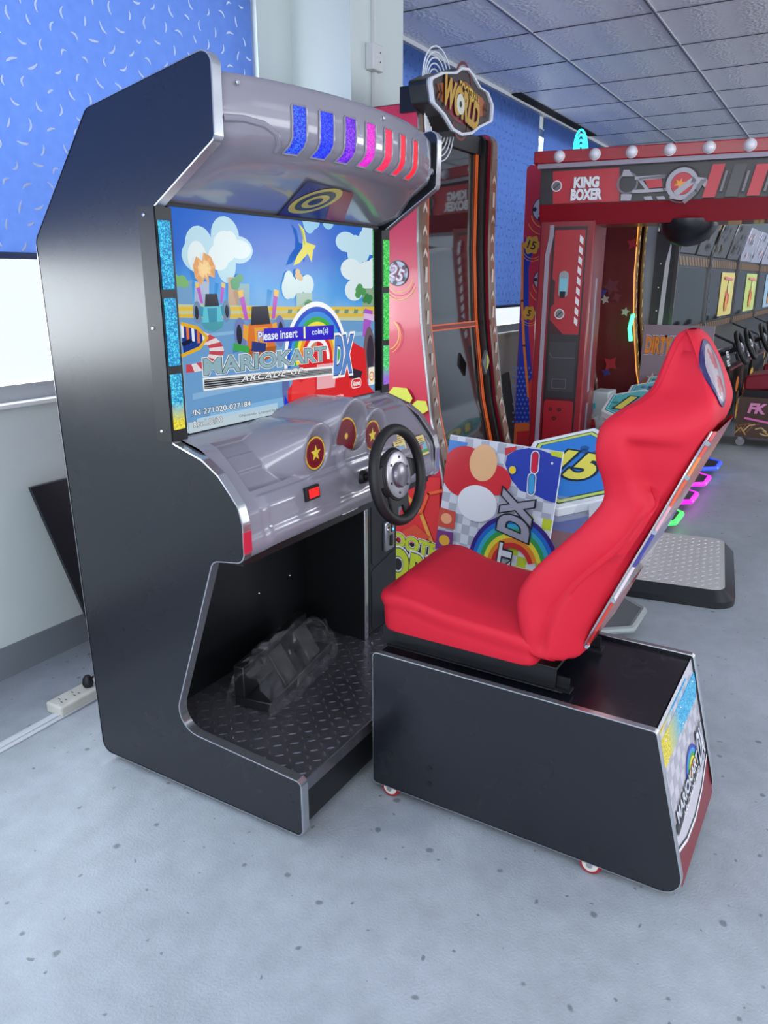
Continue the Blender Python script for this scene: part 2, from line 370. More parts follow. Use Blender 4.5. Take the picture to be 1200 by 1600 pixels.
# window wall: sill band, piers, lintel
wins = [(-3.9, -1.25), (-1.05, 3.54), (4.6, 11.0)]
wl = MB(); wl.box((XA, WY, 0), (XB, WY + .24, 1.13), WALL); wl.box((XA, WY, 3.02), (XB, WY + .24, CZ), WALL)
edges = [XA] + [e for w_ in wins for e in w_] + [XB]
for a, b_ in zip(edges[0::2], edges[1::2]): wl.box((a, WY, 1.13), (b_, WY + .24, 3.02), WALL)
struct(wl, 'wall_back', smooth=False)
pl = MB(); pl.box((3.83, 2.465, 0), (4.39, WY, CZ), WALL); struct(pl, 'wall_pillar', smooth=False)
lw = MB(); lw.box((XA - .1, YA, 0), (XA, WY + .24, 1.13), WALL); lw.box((XA - .1, YA, 2.9), (XA, WY + .24, CZ), WALL); lw.box((XA - .1, YA, 1.13), (XA, -5.0, 2.9), WALL); lw.box((XA - .1, 1.0, 1.13), (XA, WY + .24, 2.9), WALL)  # gap in this unseen wall is made up, it admits the side fill lamp
struct(lw, 'wall_left', smooth=False)
struct(MB().box((XB, YA, 0), (XB + .1, WY + .24, CZ), mat('far_wall', (150, 158, 168), .6)), 'wall_right')
rw = MB(); RWM = mat('rear_wall', (104, 110, 120), .6); rw.box((XA, YA - .1, 0), (XB, YA, 1.13), RWM); rw.box((XA, YA - .1, 2.9), (XB, YA, CZ), RWM)
for a_, b_ in ((XA, -3.5), (7.5, 10.5), (16.5, XB)): rw.box((a_, YA - .1, 1.13), (b_, YA, 2.9), RWM)  # gaps between these piers are invented so the rear fill lamps shine in
struct(rw, 'wall_front', smooth=False)
BSB = mat('grey_skirting', (118, 124, 132), .5, noise=.08)
struct(MB().box((XA, WY - .012, 0), (3.83, WY, .135), BSB), 'baseboard_back')
struct(MB().box((3.818, 2.453, 0), (4.40, 2.465, .135), BSB), 'baseboard_pillar')
FRM = mat('window_frame_paint', (168, 172, 176), .4); SILL = mat('window_sill_paint', (228, 230, 232), .35)
GLASS = clear('window_glass', (240, 245, 250), .06, .02)
for n, (a, b_) in enumerate(wins, 1):
    f = MB(); f.box((a, WY + .03, 1.13), (b_, WY + .10, 1.20), FRM); f.box((a, WY + .03, 2.96), (b_, WY + .10, 3.02), FRM)
    f.box((a, WY + .03, 1.20), (a + .05, WY + .10, 2.96), FRM); f.box((b_ - .05, WY + .03, 1.20), (b_, WY + .10, 2.96), FRM)
    k = {1: 2, 2: 2, 3: 4}[n]
    for i in range(1, k): f.box((a + (b_ - a) * i / k - .02, WY + .04, 1.2), (a + (b_ - a) * i / k + .02, WY + .09, 2.96), FRM)
    wo = struct(f, 'window_%d' % n, bevel=.003)
    g = MB(); g.box((a + .05, WY + .06, 1.2), (b_ - .05, WY + .064, 2.96), GLASS); g.build('window_pane', wo)
    s_ = MB(); s_.box((a, WY - .03, 1.115), (b_, WY + .028, 1.135), SILL); s_.build('window_sill', wo, bevel=.004)
# blinds
def blind_mat():
    m = bpy.data.materials.new('blue_blind_fabric'); m.use_nodes = True; nt = m.node_tree; nt.nodes.clear(); L = nt.links
    o = nt.nodes.new('ShaderNodeOutputMaterial'); d = nt.nodes.new('ShaderNodeBsdfDiffuse'); t = nt.nodes.new('ShaderNodeBsdfTranslucent'); mx = nt.nodes.new('ShaderNodeMixShader'); mx.inputs[0].default_value = .27
    L.new(d.outputs[0], mx.inputs[1]); L.new(t.outputs[0], mx.inputs[2]); L.new(mx.outputs[0], o.inputs[0])
    tc = nt.nodes.new('ShaderNodeTexCoord'); n = nt.nodes.new('ShaderNodeTexNoise'); n.inputs['Scale'].default_value = 25; L.new(tc.outputs['Object'], n.inputs['Vector'])
    cr = nt.nodes.new('ShaderNodeValToRGB'); cr.color_ramp.elements[0].color = lin((66, 92, 152)); cr.color_ramp.elements[1].color = lin((82, 108, 168)); L.new(n.outputs[0], cr.inputs[0]); L.new(cr.outputs[0], d.inputs[0]); L.new(cr.outputs[0], t.inputs[0])
    return m
BLIND = blind_mat(); 
def trans_mat(name, rgb, f):
    m = bpy.data.materials.new(name); m.use_nodes = True; nt = m.node_tree; nt.nodes.clear(); o = nt.nodes.new('ShaderNodeOutputMaterial'); d = nt.nodes.new('ShaderNodeBsdfDiffuse'); t = nt.nodes.new('ShaderNodeBsdfTranslucent'); mx = nt.nodes.new('ShaderNodeMixShader'); mx.inputs[0].default_value = f
    d.inputs[0].default_value = lin(rgb); t.inputs[0].default_value = (1, 1, 1, 1); nt.links.new(d.outputs[0], mx.inputs[1]); nt.links.new(t.outputs[0], mx.inputs[2]); nt.links.new(mx.outputs[0], o.inputs[0]); return m
COMMA2 = trans_mat('blind_print_faint', (84, 108, 160), .3)
COMMA = trans_mat('blind_print_pale', (214, 226, 246), .12); RAIL = mat('blind_rail', (60, 74, 110), .4)
def blind(x0, x1, zb, y, label, rows=True, zt=3.13):
    t = empty('roller_blind', ((x0 + x1) / 2, y, zb), label, 'blind', 'blue roller blinds on the window wall')
    m = MB(); ys = []
    nx = int((x1 - x0) / .04); rowsg = []
    for z in (zb, zb + (zt - zb) * .33, zb + (zt - zb) * .66, zt): rowsg.append([Vector((x0 + (x1 - x0) * i / nx, y + .004 * math.sin(i * .55) + .003 * math.sin(i * 1.31), z)) for i in range(nx + 1)])
    m.grid(rowsg, BLIND); fo = m.build('fabric', t)
    MB().box((x0, y - .012, zb - .022), (x1, y + .012, zb + .004), RAIL).build('bottom_rail', t, bevel=.004)
    if rows:
        p = MB(); rnd = random.Random(int(x0 * 100)); sx = .098; sz = .072; nr = int((zt - zb) / sz)
        for r in range(nr):
            for c in range(int((x1 - x0) / sx)):
                cx = x0 + (c + .5 + (.5 if r % 2 else 0)) * sx + rnd.uniform(-.012, .012); cz = zb + (r + .5) * sz + rnd.uniform(-.01, .01)
                if cx > x1 - .03: continue
                a = rnd.uniform(0, PI); kind = rnd.random(); pts = []
                n_ = 5; Lh = rnd.uniform(.015, .026); bend = rnd.choice((-1, 1)) * rnd.uniform(.2, 1.1)
                ce = []
                for i in range(n_ + 1):
                    s0 = -1 + 2 * i / n_; ce.append((Lh * s0, bend * .010 * (1 - s0 * s0)))
                th = [.0022, .0042, .0046, .0042, .0034, .0016]; vs = []
                for (q, w_), h_ in zip(ce, th):
                    for sg in (-1, 1):
                        uu = q; vv = w_ + sg * h_; vs.append((cx + uu * math.cos(a) - vv * math.sin(a), y - .009, cz + uu * math.sin(a) + vv * math.cos(a)))
                p.add(vs, [(2 * i, 2 * i + 1, 2 * i + 3, 2 * i + 2) for i in range(n_)], COMMA if x0 < 4 else COMMA2)
        po = p.build('printed_pattern', t, smooth=False, fix=False)
    return t
blind(-.98, 3.46, 1.705, 2.825, 'blue roller blind with pale comma print behind the black cabinet')
blind(-3.9, -1.25, 1.60, 2.825, 'blue roller blind on the window at the far left of the room', rows=False)
blind(4.40, 7.74, 1.385, 2.835, 'plain-looking blue roller blind right of the pillar, between pillar and bright gap')
blind(7.86, 11.0, 1.385, 2.835, 'blue roller blind right of the bright vertical gap', rows=False)
# conduit and socket box on the pillar
cb = empty('junction_box', (4.04, 2.44, 2.70), 'white plastic junction box with conduit on the pillar', 'junction box')
PLA = mat('white_plastic', (208, 210, 212), .4)
MB().box((3.975, 2.415, 2.70), (4.085, 2.465, 2.83), PLA).build('box', cb, bevel=.006)
MB().box((4.035, 2.440, 2.83), (4.065, 2.465, CZ - .001), PLA).build('conduit', cb, bevel=.003)
MB().box((4.035, 2.440, .14), (4.065, 2.465, 2.70), PLA).build('conduit', cb, bevel=.003)
for dz in (2.79, 2.745): screw(cb, (4.05, 2.415, dz), (0, -1, 0), .004, m=mat('dark_hole', (60, 60, 60), .6))

# ---- things by the left wall
lb = MB(); lp = fillet([(0, 0), (.42, 0), (.42, .80), (0, .80)], .004)
def lbf(d): return lambda u, v: Vector((1.905 + u + v * -.02 + .10 * (1 - v / .8) + .0, 2.62 + .20 * v / .8 - d, .0 + v * .985))
lb.prism(lp, lbf(0), lbf(.018), mat('black_board', (30, 32, 38), .35)); tag(lb.build('leaning_board'), 'black board leaning on the wall behind the cabinet, above the power strip', 'board')
ps = empty('power_strip', (1.68, 2.42, 0), 'dirty white power strip lying on the floor beside the black cabinet', 'power strip')
DW = mat('dirty_white_plastic', (198, 198, 188), .55, noise=.15, nscale=20)
m = MB(); m.box((1.60, 2.375, 0), (1.92, 2.465, .045), DW); m.build('housing', ps, bevel=.008)
for x in (1.64, 1.70, 1.83):
    a = Art((x, 2.42, .0455), (1, 0, 0), (0, 1, 0)); a.rect(-.012, -.018, -.008, -.006, ink((40, 40, 40))); a.rect(.008, -.018, .012, -.006, ink((40, 40, 40))); a.rect(-.002, .008, .002, .02, ink((40, 40, 40))); a.build('socket', ps)
pg = empty('power_plug', (1.765, 2.42, .047), 'black plug pushed into the power strip', 'plug')
MB().lathe([(.018, 0), (.022, .012), (.018, .035), (.010, .045)], (1.765, 2.42, .0475), (0, 0, 1), BLKR, 16).build('plug_body', pg)
MB().tube([(1.77, 2.42, .07), (1.80, 2.41, .085), (1.84, 2.38, .08), (1.90, 2.35, .06), (1.98, 2.33, .01), (2.06, 2.32, .006)], .005, BLKR, 8).build('cord', pg)
tr = MB()
tr.box((-4.4, -.028, 0), (.50, .028, .008), mat('cable_duct', (205, 210, 216), .35)); tr.box((-4.4, -.013, .008), (.50, .013, .014), MATS['cable_duct'])
tro = tr.build('floor_cable_duct', bevel=.003); tag(tro, 'pale flat cable duct running along the floor to the black cabinet', 'cable duct')
p0 = atz(0, 1170, 0); p1 = atz(145, 1090, 0); d_ = (p1 - p0); tro.rotation_euler.z = math.atan2(d_.y, d_.x); tro.location = p1 - Vector((math.cos(tro.rotation_euler.z), math.sin(tro.rotation_euler.z), 0)) * 1.95 ; tro.location.z = 0

# ================================================================== RACING CABINET
XL, XR, PT = 1.513, 2.700, 0.03
cab = empty('racing_cabinet', (2.107, 1.6, 0), 'tall black and grey driving arcade cabinet with glowing screen and steering wheel', 'arcade machine')
side = fillet([(1.356, 2.118), (1.360, 1.926), (1.577, 1.785), (1.577, 1.166), (1.473, 1.131), (1.418, 1.094), (1.385, 1.055), (1.353, 1.015), (1.340, .967), (1.340, .858), (1.458, .842), (1.672, .243), (1.173, .212), (1.172, .028), (2.030, .032), (2.062, 1.715), (1.795, 2.032)],
    [.03, .02, .006, .004, .02, .03, .03, .03, .04, .03, .035, .075, .018, .022, .04, .04, .03], 7)
for nm, x0, s in (('left', XL, 1), ('right', XR - PT, 1)):
    m = MB(); m.prism(side, lambda a, b: Vector((x0 + .0005, a, b)), lambda a, b: Vector((x0 + PT - .0005, a, b)), BLK); p = m.build('side_panel', cab, ang=25)
    e = MB(); n = len(side); cen = Vector((0, 0))
    # T-moulding: a thin strip round the whole edge, a hair wider than the board
    def off(i, d):
        a = Vector(side[i - 1]); b = Vector(side[i]); c = Vector(side[(i + 1) % n]); t = ((b - a).normalized() + (c - b).normalized()).normalized(); return b + Vector((t.y, -t.x)) * d
    sgn = 1
    area2 = sum(side[i - 1][0] * side[i][1] - side[i][0] * side[i - 1][1] for i in range(n))
    sgn = 1 if area2 > 0 else -1
    o0 = [off(i, -sgn * .0005) for i in range(n)]; o1 = [off(i, sgn * .0028) for i in range(n)]
    rows = []
    for i in range(n + 1):
        i = i % n
        rows.append([Vector((x0 - .0012, *o0[i])), Vector((x0 - .0004, *o1[i])), Vector((x0 + PT + .0004, *o1[i])), Vector((x0 + PT + .0012, *o0[i]))])
    e.grid(rows, SILV); e.build('edge_trim', p, ang=50)
# red reflector piece on the front edge under the dash
m = MB(); m.box((XL - .001, 1.3355, .885), (XL + PT + .001, 1.339, .945), mat('red_reflector', (196, 40, 66), .25, coat=.5)); m.build('edge_reflector', cab)

# body between the panels
bx0, bx1 = XL + PT, XR - PT
body = [(1.60, 1.79), (1.60, 1.16), (1.47, 1.05), (1.42, .872), (1.80, .86), (1.80, .197), (1.186, .197), (1.186, .045), (2.02, .045), (2.05, 1.70), (1.79, 2.02), (1.44, 2.072), (1.44, 1.93)]
m = MB(); m.prism(body, lambda a, b: Vector((bx0, a, b)), lambda a, b: Vector((bx1, a, b)), BLK2)
bo = m.build('body', cab, smooth=False)
for p in ((405, 927), (453, 899)):
    q = aty(p[0], p[1], 1.798); screw(bo, q, (0, -1, 0), .006)
for x in (1.62, 2.58): pass
# feet
for x in (1.60, 2.60):
    for y in (1.27, 1.93):
        m = MB(); m.lathe([(.026, 0), (.03, .006), (.02, .012), (.008, .014), (.008, .046)], (x, y, 0), (0, 0, 1), BLKR, 16); m.build('levelling_foot', cab)
# tread plate
TREAD = mat('tread_plate_steel', (128, 126, 134), .27, metal=.8, noise=.16, nscale=10)
m = MB(); m.box((bx0, 1.178, .197), (bx1, 1.80, .204), TREAD); m.box((bx0, 1.175, .165), (bx1, 1.178, .204), TREAD)
def lozenge(mb, cx, cy, z, L, w, h, a, mt):
    ca, sa = math.cos(a), math.sin(a); vs = []
    for (u, v, q) in ((-L, 0, 0), (-L * .4, -w, 0), (L * .4, -w, 0), (L, 0, 0), (L * .4, w, 0), (-L * .4, w, 0), (-L * .55, 0, h), (L * .55, 0, h)):
        vs.append((cx + u * ca - v * sa, cy + u * sa + v * ca, z + q))
    mb.add(vs, [(0, 1, 6), (1, 2, 7, 6), (2, 3, 7), (3, 4, 7), (4, 5, 6, 7), (5, 0, 6)], mt)
def tread(mb, x0, x1, y0, y1, z, p, L, w, h, mt):
    i = 0; x = x0 + p / 2
    while x < x1 - p * .3:
        y = y0 + p / 2; j = 0
        while y < y1 - p * .3:
            lozenge(mb, x, y, z, L, w, h, PI / 4 if (i + j) % 2 else -PI / 4, mt); y += p; j += 1
        x += p; i += 1
tread(m, bx0, bx1, 1.185, 1.80, .204, .038, .015, .0042, .0022, TREAD)
m.build('foot_plate', cab, ang=30)
m = MB(); m.box((bx0 + .002, 1.1765, .198), (bx1 - .002, 1.1795, .2055), SILV); m.build('step_edge', cab)

# coin column
m = MB(); cx0 = 2.405
m.box((cx0, 1.512, .204), (cx0 + .022, 1.80, .875), BLK2); m.build('divider_panel', cab)
m = MB(); m.box((cx0 - .001, 1.506, .2045), (cx0 + .023, 1.5125, .875), SILV); m.build('divider_trim', cab, bevel=.002)
cdm = mat('coin_door_black', (34, 36, 42), .38, bump=.03, bscale=200)
m = MB(); m.box((2.428, 1.53, .204), (bx1, 1.80, .872), BLK2); m.build('coin_column', cab)
m = MB(); m.box((2.446, 1.514, .215), (bx1 - .003, 1.531, .868), cdm); cdo = m.build('coin_door', cab, bevel=.004)
for (z0, z1, y_) in ((.50, .86, 1.510), (.225, .485, 1.510)):
    m = MB(); P_ = fillet([(2.462, z0 + (0 if z0 > .4 else 0)), (2.655, z0 + (.045 if z0 > .4 else 0)), (2.655, z1 + (.04 if z0 < .4 else 0)), (2.462, z1 - (.0 if z0 > .4 else .0))], .02)
    m.prism(P_, lambda a, b: Vector((a, 1.5145, b)), lambda a, b: Vector((a, y_, b)), cdm); m.build('coin_door_leaf', cdo, bevel=.002)
m = MB(); q = aty(605, 835, 1.51)
cs = mat('coin_slot_metal', (172, 174, 182), .3, metal=.8)
m.box((q.x - .036, 1.494, .543), (q.x + .036, 1.511, .668), cs); sl = m.build('coin_slot', cdo, bevel=.006)
m = MB(); m.box((q.x - .006, 1.488, .563), (q.x + .010, 1.4945, .608), BLKR); m.box((q.x + .006, 1.490, .618), (q.x + .009, 1.4945, .653), BLKR); m.lathe([(.013, 0), (.011, .006)], (q.x - .014, 1.494, .635), (0, -1, 0), CHROME, 16); m.build('coin_mechanism', sl)
m = MB(); m.lathe([(.005, 0), (.004, .003)], (q.x + .02, 1.494, .628), (0, -1, 0), mat('blue_led', (60, 150, 255), .3, emit=4), 10); m.build('status_light', sl)
m = MB(); lk = aty(618, 912, 1.51); m.lathe([(.011, 0), (.011, .006), (.006, .008)], (lk.x, 1.510, lk.z), (0, -1, 0), CHROME, 16); m.box((lk.x - .003, 1.49, lk.z - .003), (lk.x + .003, 1.503, lk.z + .015), CHROME); m.build('lock', cdo)

# ---- light strips beside the screen, on black angle brackets
def strip_bracket(x_out, s, mats3, us):
    br = MB(); y0, y1 = 1.575, 1.632
    br.box((min(x_out, x_out - s * .003), y0, 1.172), (max(x_out, x_out - s * .003), y1, 1.785), BLK2)
    br.box((min(x_out, x_out + s * .056), y0 - .003, 1.172), (max(x_out, x_out + s * .056), y0 + .001, 1.785), BLK2)
    b = br.build('strip_bracket', cab, smooth=False)
    for z in (1.765, 1.48, 1.20): screw(b, (x_out - s * .003, 1.612, z), (-s, 0, 0), .005)
    for (z0, z1), mm in zip(((1.580, 1.752), (1.380, 1.558), (1.205, 1.358)), mats3):
        m = MB(); xa = x_out + s * .004; xb = x_out + s * .046
        m.box((min(xa, xb), y0 - .007, z0), (max(xa, xb), y0 - .003, z1), mm); m.build('light_strip', b, bevel=.002)
TEAL = glitter('holographic_teal', (0, 120, 190), (70, 225, 255), 1.1, 300); TEAL2 = glitter('holographic_teal_yellow', (0, 125, 190), (90, 230, 250), 1.1, 300, top=(255, 240, 60))
GRN = glitter('holographic_green', (10, 170, 60), (110, 255, 120), 1.0, 300); GRN2 = glitter('holographic_green_violet', (30, 180, 90), (120, 255, 150), 1.0, 300, top=(180, 120, 255))
strip_bracket(XL - .0015, 1, (TEAL, TEAL, TEAL2), 0); strip_bracket(XR + .0015, -1, (GRN, GRN, GRN2), 0)

# ---- screen
SX0, SX1, SZ0, SZ1 = 1.570, 2.592, 1.186, 1.7915
m = MB(); m.box((SX0 - .004, 1.583, SZ0 - .012), (SX1 + .014, 1.60, SZ1 + .004), mat('screen_bezel', (8, 8, 10), .25)); mon = m.build('monitor', cab)
A = Art((SX0, 1.5825, SZ0), (1, 0, 0), (0, 0, 1), step=.00012, start=.0002); SW, SH = SX1 - SX0, SZ1 - SZ0
A.clip = (0, 0, SW, SH)
def s2(u, v): q = aty(u, v, 1.5825); return (q.x - SX0, q.z - SZ0)
def z3(x, y): return s2(220 + x / 2.857, 300 + y / 2.857)          # zoomed reading of the screen
def z7(x, y): return s2(300 + x / 4.0, 470 + y / 4.0)
def Z3(*pts): return [z3(*p) for p in pts]
def Z7(*pts): return [z7(*p) for p in pts]
def sky_mat():
    m = bpy.data.materials.new('screen_sky'); m.use_nodes = True; nt = m.node_tree; b = nt.nodes['Principled BSDF']; L = nt.links
    tc = nt.nodes.new('ShaderNodeTexCoord'); sp = nt.nodes.new('ShaderNodeSeparateXYZ'); L.new(tc.outputs['Generated'], sp.inputs[0])
    n = nt.nodes.new('ShaderNodeTexNoise'); n.inputs['Scale'].default_value = 3.5; n.inputs['Detail'].default_value = 4; L.new(tc.outputs['Object'], n.inputs['Vector'])
    a = nt.nodes.new('ShaderNodeMath'); a.operation = 'MULTIPLY_ADD'; a.inputs[1].default_value = .35; L.new(n.outputs[0], a.inputs[0]); L.new(sp.outputs[2], a.inputs[2])
    cr = nt.nodes.new('ShaderNodeValToRGB'); e = cr.color_ramp.elements; e[0].position = .45; e[0].color = lin((205, 236, 246)); e[1].position = 1.15; e[1].color = lin((24, 104, 214))
    k = e.new(.8); k.color = lin((70, 164, 238)); L.new(a.outputs[0], cr.inputs[0]); L.new(cr.outputs[0], b.inputs['Emission Color']); b.inputs['Emission Strength'].default_value = .92
    b.inputs['Base Color'].default_value = (.01, .01, .01, 1); b.inputs['Roughness'].default_value = .18; b.inputs['Specular IOR Level'].default_value = .12; return m
G = glow
A.poly([(0, 0), (SW, 0), (SW, SH), (0, SH)], sky_mat())
def cloud(cx, cy, r, c, e=.95, n=5, sd=1, sx=1.6):
    rn = random.Random(sd)
    for i in range(n):
        x, y = cx + rn.uniform(-r, r) * sx, cy + rn.uniform(-r, r) * .5; A.poly(ell(x, y, r * rn.uniform(.5, .9), r * rn.uniform(.4, .75), 20), G(c, e))
c_ = z3(340, 250); cloud(c_[0], c_[1], .085, (190, 228, 244), sd=3); cloud(c_[0] + .01, c_[1] - .01, .06, (232, 246, 250), sd=5)
c_ = z3(770, 170); cloud(c_[0] + .06, c_[1] + .04, .055, (150, 208, 240), sd=8)
c_ = z3(1000, 230); cloud(c_[0], c_[1], .08, (196, 230, 246), sd=9, n=6); cloud(c_[0] + .02, c_[1] - .12, .09, (226, 242, 248), sd=11, n=6)
c_ = z3(700, 420); cloud(c_[0] + .02, c_[1], .05, (214, 236, 240), sd=12, n=6)
# distant town and greenery
for (x0, y0, x1, y1, c) in ((155, 395, 225, 520, (120, 168, 214)), (235, 400, 300, 520, (182, 198, 226)), (385, 380, 430, 520, (206, 176, 150)), (430, 410, 480, 520, (150, 190, 200)), (690, 450, 760, 520, (182, 210, 196)), (985, 430, 1035, 520, (150, 176, 150))):
    A.poly(Z3((x0, y1), (x1, y1), (x1, y0), (x0, y0)), G(c, .9))
for (x, y, r, c) in ((175, 385, .03, (130, 190, 120)), (440, 400, .03, (90, 170, 120)), (690, 370, .022, (230, 190, 130)), (980, 440, .035, (80, 160, 90)), (1010, 470, .03, (60, 140, 80)), (740, 500, .02, (90, 160, 110))):
    c0 = z3(x, y)
    for k in range(4): A.poly(ell(c0[0] + random.uniform(-r, r), c0[1] + random.uniform(-r, r) * .5, r * .6, r * .4, 14), G(c, .9))
# burst of orange sparks at the left
c0 = z3(275, 345); A.poly(star(c0[0], c0[1], .045, .5, 9), G((236, 176, 120), .95)); A.poly(star(c0[0], c0[1], .026, .5, 9), G((250, 214, 150), 1))
# barriers
A.poly(Z3((140, 500), (1037, 520), (1037, 580), (140, 590)), G((206, 214, 170), .9)); A.poly(Z3((140, 512), (1037, 512), (1037, 530), (140, 530)), G((232, 196, 60), .95))
A.poly(Z3((140, 545), (1037, 541), (1037, 556), (140, 566)), G((226, 190, 70), .95))
for i in range(9): A.poly(Z3((650 + i * 42, 524), (668 + i * 42, 524), (664 + i * 42, 542), (646 + i * 42, 542)), G((118, 150, 120), .9))
# track
A.poly(Z3((140, 560), (640, 570), (1037, 575), (1045, 900), (205, 1085)), G((112, 164, 214), .92))
for i, (x0, y0, x1, y1, w, c) in enumerate(((200, 640, 600, 600, 12, (142, 190, 230)), (300, 980, 900, 860, 34, (134, 190, 236)), (220, 900, 700, 800, 20, (140, 186, 226)), (400, 700, 640, 640, 14, (84, 134, 186)), (240, 1010, 600, 940, 22, (186, 216, 238)), (700, 640, 1030, 620, 16, (150, 192, 226)), (650, 930, 1030, 880, 16, (96, 144, 200)))):
    A.poly(Z3((x0, y0), (x1, y1), (x1, y1 + w), (x0, y0 + w * 1.4)), G(c, .92))
A.poly(Z3((200, 1030), (600, 960), (640, 1000), (205, 1085)), G((196, 216, 226), .95))
# red and white kerb
K = [(255, 610, 60), (285, 625, 90), (310, 650, 110), (318, 680, 130), (300, 715, 130), (262, 750, 110), (215, 775, 90)]
for i in range(14):
    t0, t1 = i / 14 * PI, (i + 1) / 14 * PI
    def kp(t, r): return z3(190 + r * 170 * math.sin(t), 700 - r * 96 * math.cos(t) + 10)
    A.poly([kp(t0, .62), kp(t0, 1), kp(t1, 1), kp(t1, .62)], G((206, 74, 88) if i % 2 else (236, 226, 230), .92), up=False)
A.d += A.step
# tyre barrier at the left edge
bar = [(165, 590), (200, 590), (240, 610), (280, 640), (250, 690), (180, 730)]
A.poly(Z3(*bar), G((24, 60, 150), .9))
for i in range(5):
    x = 165 + i * 24; A.poly(Z3((x, 590 + i * 8), (x + 12, 592 + i * 8), (x + 16, 650 + i * 8), (x + 4, 650 + i * 8)), G((232, 120, 60) if i % 2 else (236, 240, 246), .95), up=False)
A.d += A.step
A.line(Z3((172, 730), (250, 696), (284, 650), (240, 606), (170, 588)), .010, G((226, 178, 40), 1)); A.poly(Z3((168, 672), (205, 655), (222, 668), (176, 690)), G((14, 24, 60), .9))
def kart(cx, cy, s, body_c, acc, wheel=(96, 100, 120)):
    """small generic open kart seen from the front"""
    def q(*pts): return [(cx + x * s, cy + y * s) for x, y in pts]
    for sx in (-1, 1):
        A.poly(ell(cx + sx * .95 * s, cy - .05 * s, .28 * s, .5 * s, 20), G(wheel, .85)); A.poly(ell(cx + sx * 1.0 * s, cy - .05 * s, .13 * s, .3 * s, 16), G((36, 40, 60), .8))
        A.poly(q((sx * .25, .1), (sx * .8, .25), (sx * .85, -.15), (sx * .3, -.45)), G(acc, .95))
        A.poly(q((sx * .55, .35), (sx * .72, .35), (sx * .95, 1.15), (sx * .72, 1.2)), G((190, 90, 200), .95)); A.poly(q((sx * .72, 1.05), (sx * .93, 1.0), (sx * .97, 1.2), (sx * .73, 1.25)), G((240, 200, 90), .95))
    A.poly(q((-.55, .25), (.55, .25), (.7, -.55), (0, -.8), (-.7, -.55)), G(body_c, .97)); A.poly(q((-.38, .75), (.38, .75), (.48, .2), (-.48, .2)), G((40, 40, 60), .85))
    A.poly(q((-.32, .12), (.32, .12), (.26, -.55), (0, -.68), (-.26, -.55)), G(acc, .97)); A.poly(q((-.75, -.5), (.75, -.5), (.6, -.78), (0, -.95), (-.6, -.78)), G(tuple(int(c * .8) for c in body_c), .95))
c0 = z3(305, 530); kart(c0[0], c0[1], .062, (96, 200, 220), (60, 150, 180), (120, 150, 190))
c0 = z3(530, 620); kart(c0[0] - .01, c0[1], .10, (226, 120, 40), (240, 170, 60), (120, 136, 200))
A.poly(Z3((398, 672), (470, 690), (466, 718), (395, 705)), G((60, 170, 80), .95)); A.poly(Z3((480, 665), (545, 675), (540, 715), (478, 710)), G((40, 56, 130), .95))
# pair of purple exhausts and big red kart at the right
A.poly(Z3((985, 520), (1022, 530), (1000, 660), (975, 640)), G((176, 92, 206), .95)); A.poly(Z3((982, 540), (1028, 548), (1024, 575), (980, 565)), G((226, 190, 236), .95))
A.poly(ell(*z3(1005, 720), .042, .10, 24), G((120, 100, 110), .85)); A.poly(ell(*z3(1010, 720), .026, .07, 20), G((60, 52, 70), .85))
A.poly(ell(*z3(632, 880), .02, .07, 20), G((100, 116, 180), .85))
A.poly(Z3((690, 660), (880, 640), (985, 700), (1000, 860), (1035, 900), (640, 975), (640, 880), (690, 820)), G((222, 38, 44), .97))
A.poly(Z3((700, 665), (770, 655), (770, 700), (700, 720)), G((206, 140, 110), .95))
A.poly(Z3((770, 770), (860, 760), (850, 870), (770, 880)), G((240, 176, 184), .97)); A.poly(Z3((660, 830), (700, 850), (735, 815), (760, 830), (760, 900), (655, 930)), G((240, 60, 62), .97))
A.poly(Z3((625, 905), (650, 950), (670, 945), (665, 975), (625, 975)), G((40, 60, 210), .97)); A.poly(Z3((915, 780), (975, 800), (965, 835), (915, 830)), G((56, 44, 60), .85))
# a plain yellow fruit flying through the air
bp = [z3(x, y) for x, y in ((686, 140), (712, 170), (722, 225), (764, 240), (752, 262), (745, 315), (728, 275), (690, 318), (664, 328), (680, 285), (704, 250), (706, 200))]
A.poly(bp, G((226, 216, 40), .98)); A.poly([z3(x, y) for x, y in ((690, 150), (706, 180), (716, 228), (712, 240), (704, 200))], G((160, 180, 40), .95))
# rainbow behind the title
ca = z7(760, 360)
for i, c in enumerate(((255, 255, 255), (30, 84, 206), (60, 150, 232), (60, 176, 72), (246, 232, 70), (244, 160, 40), (226, 44, 44))):
    r = .190 - i * .0165; A.ring(ca[0], ca[1], r, .062 if i == 6 else r - .02, G(c, .98), sx=.98, a0=-.15, a1=PI + .1)
A.ring(ca[0], ca[1], .075, .058, G((255, 255, 255), .98), sx=.98, a0=-.1, a1=PI)
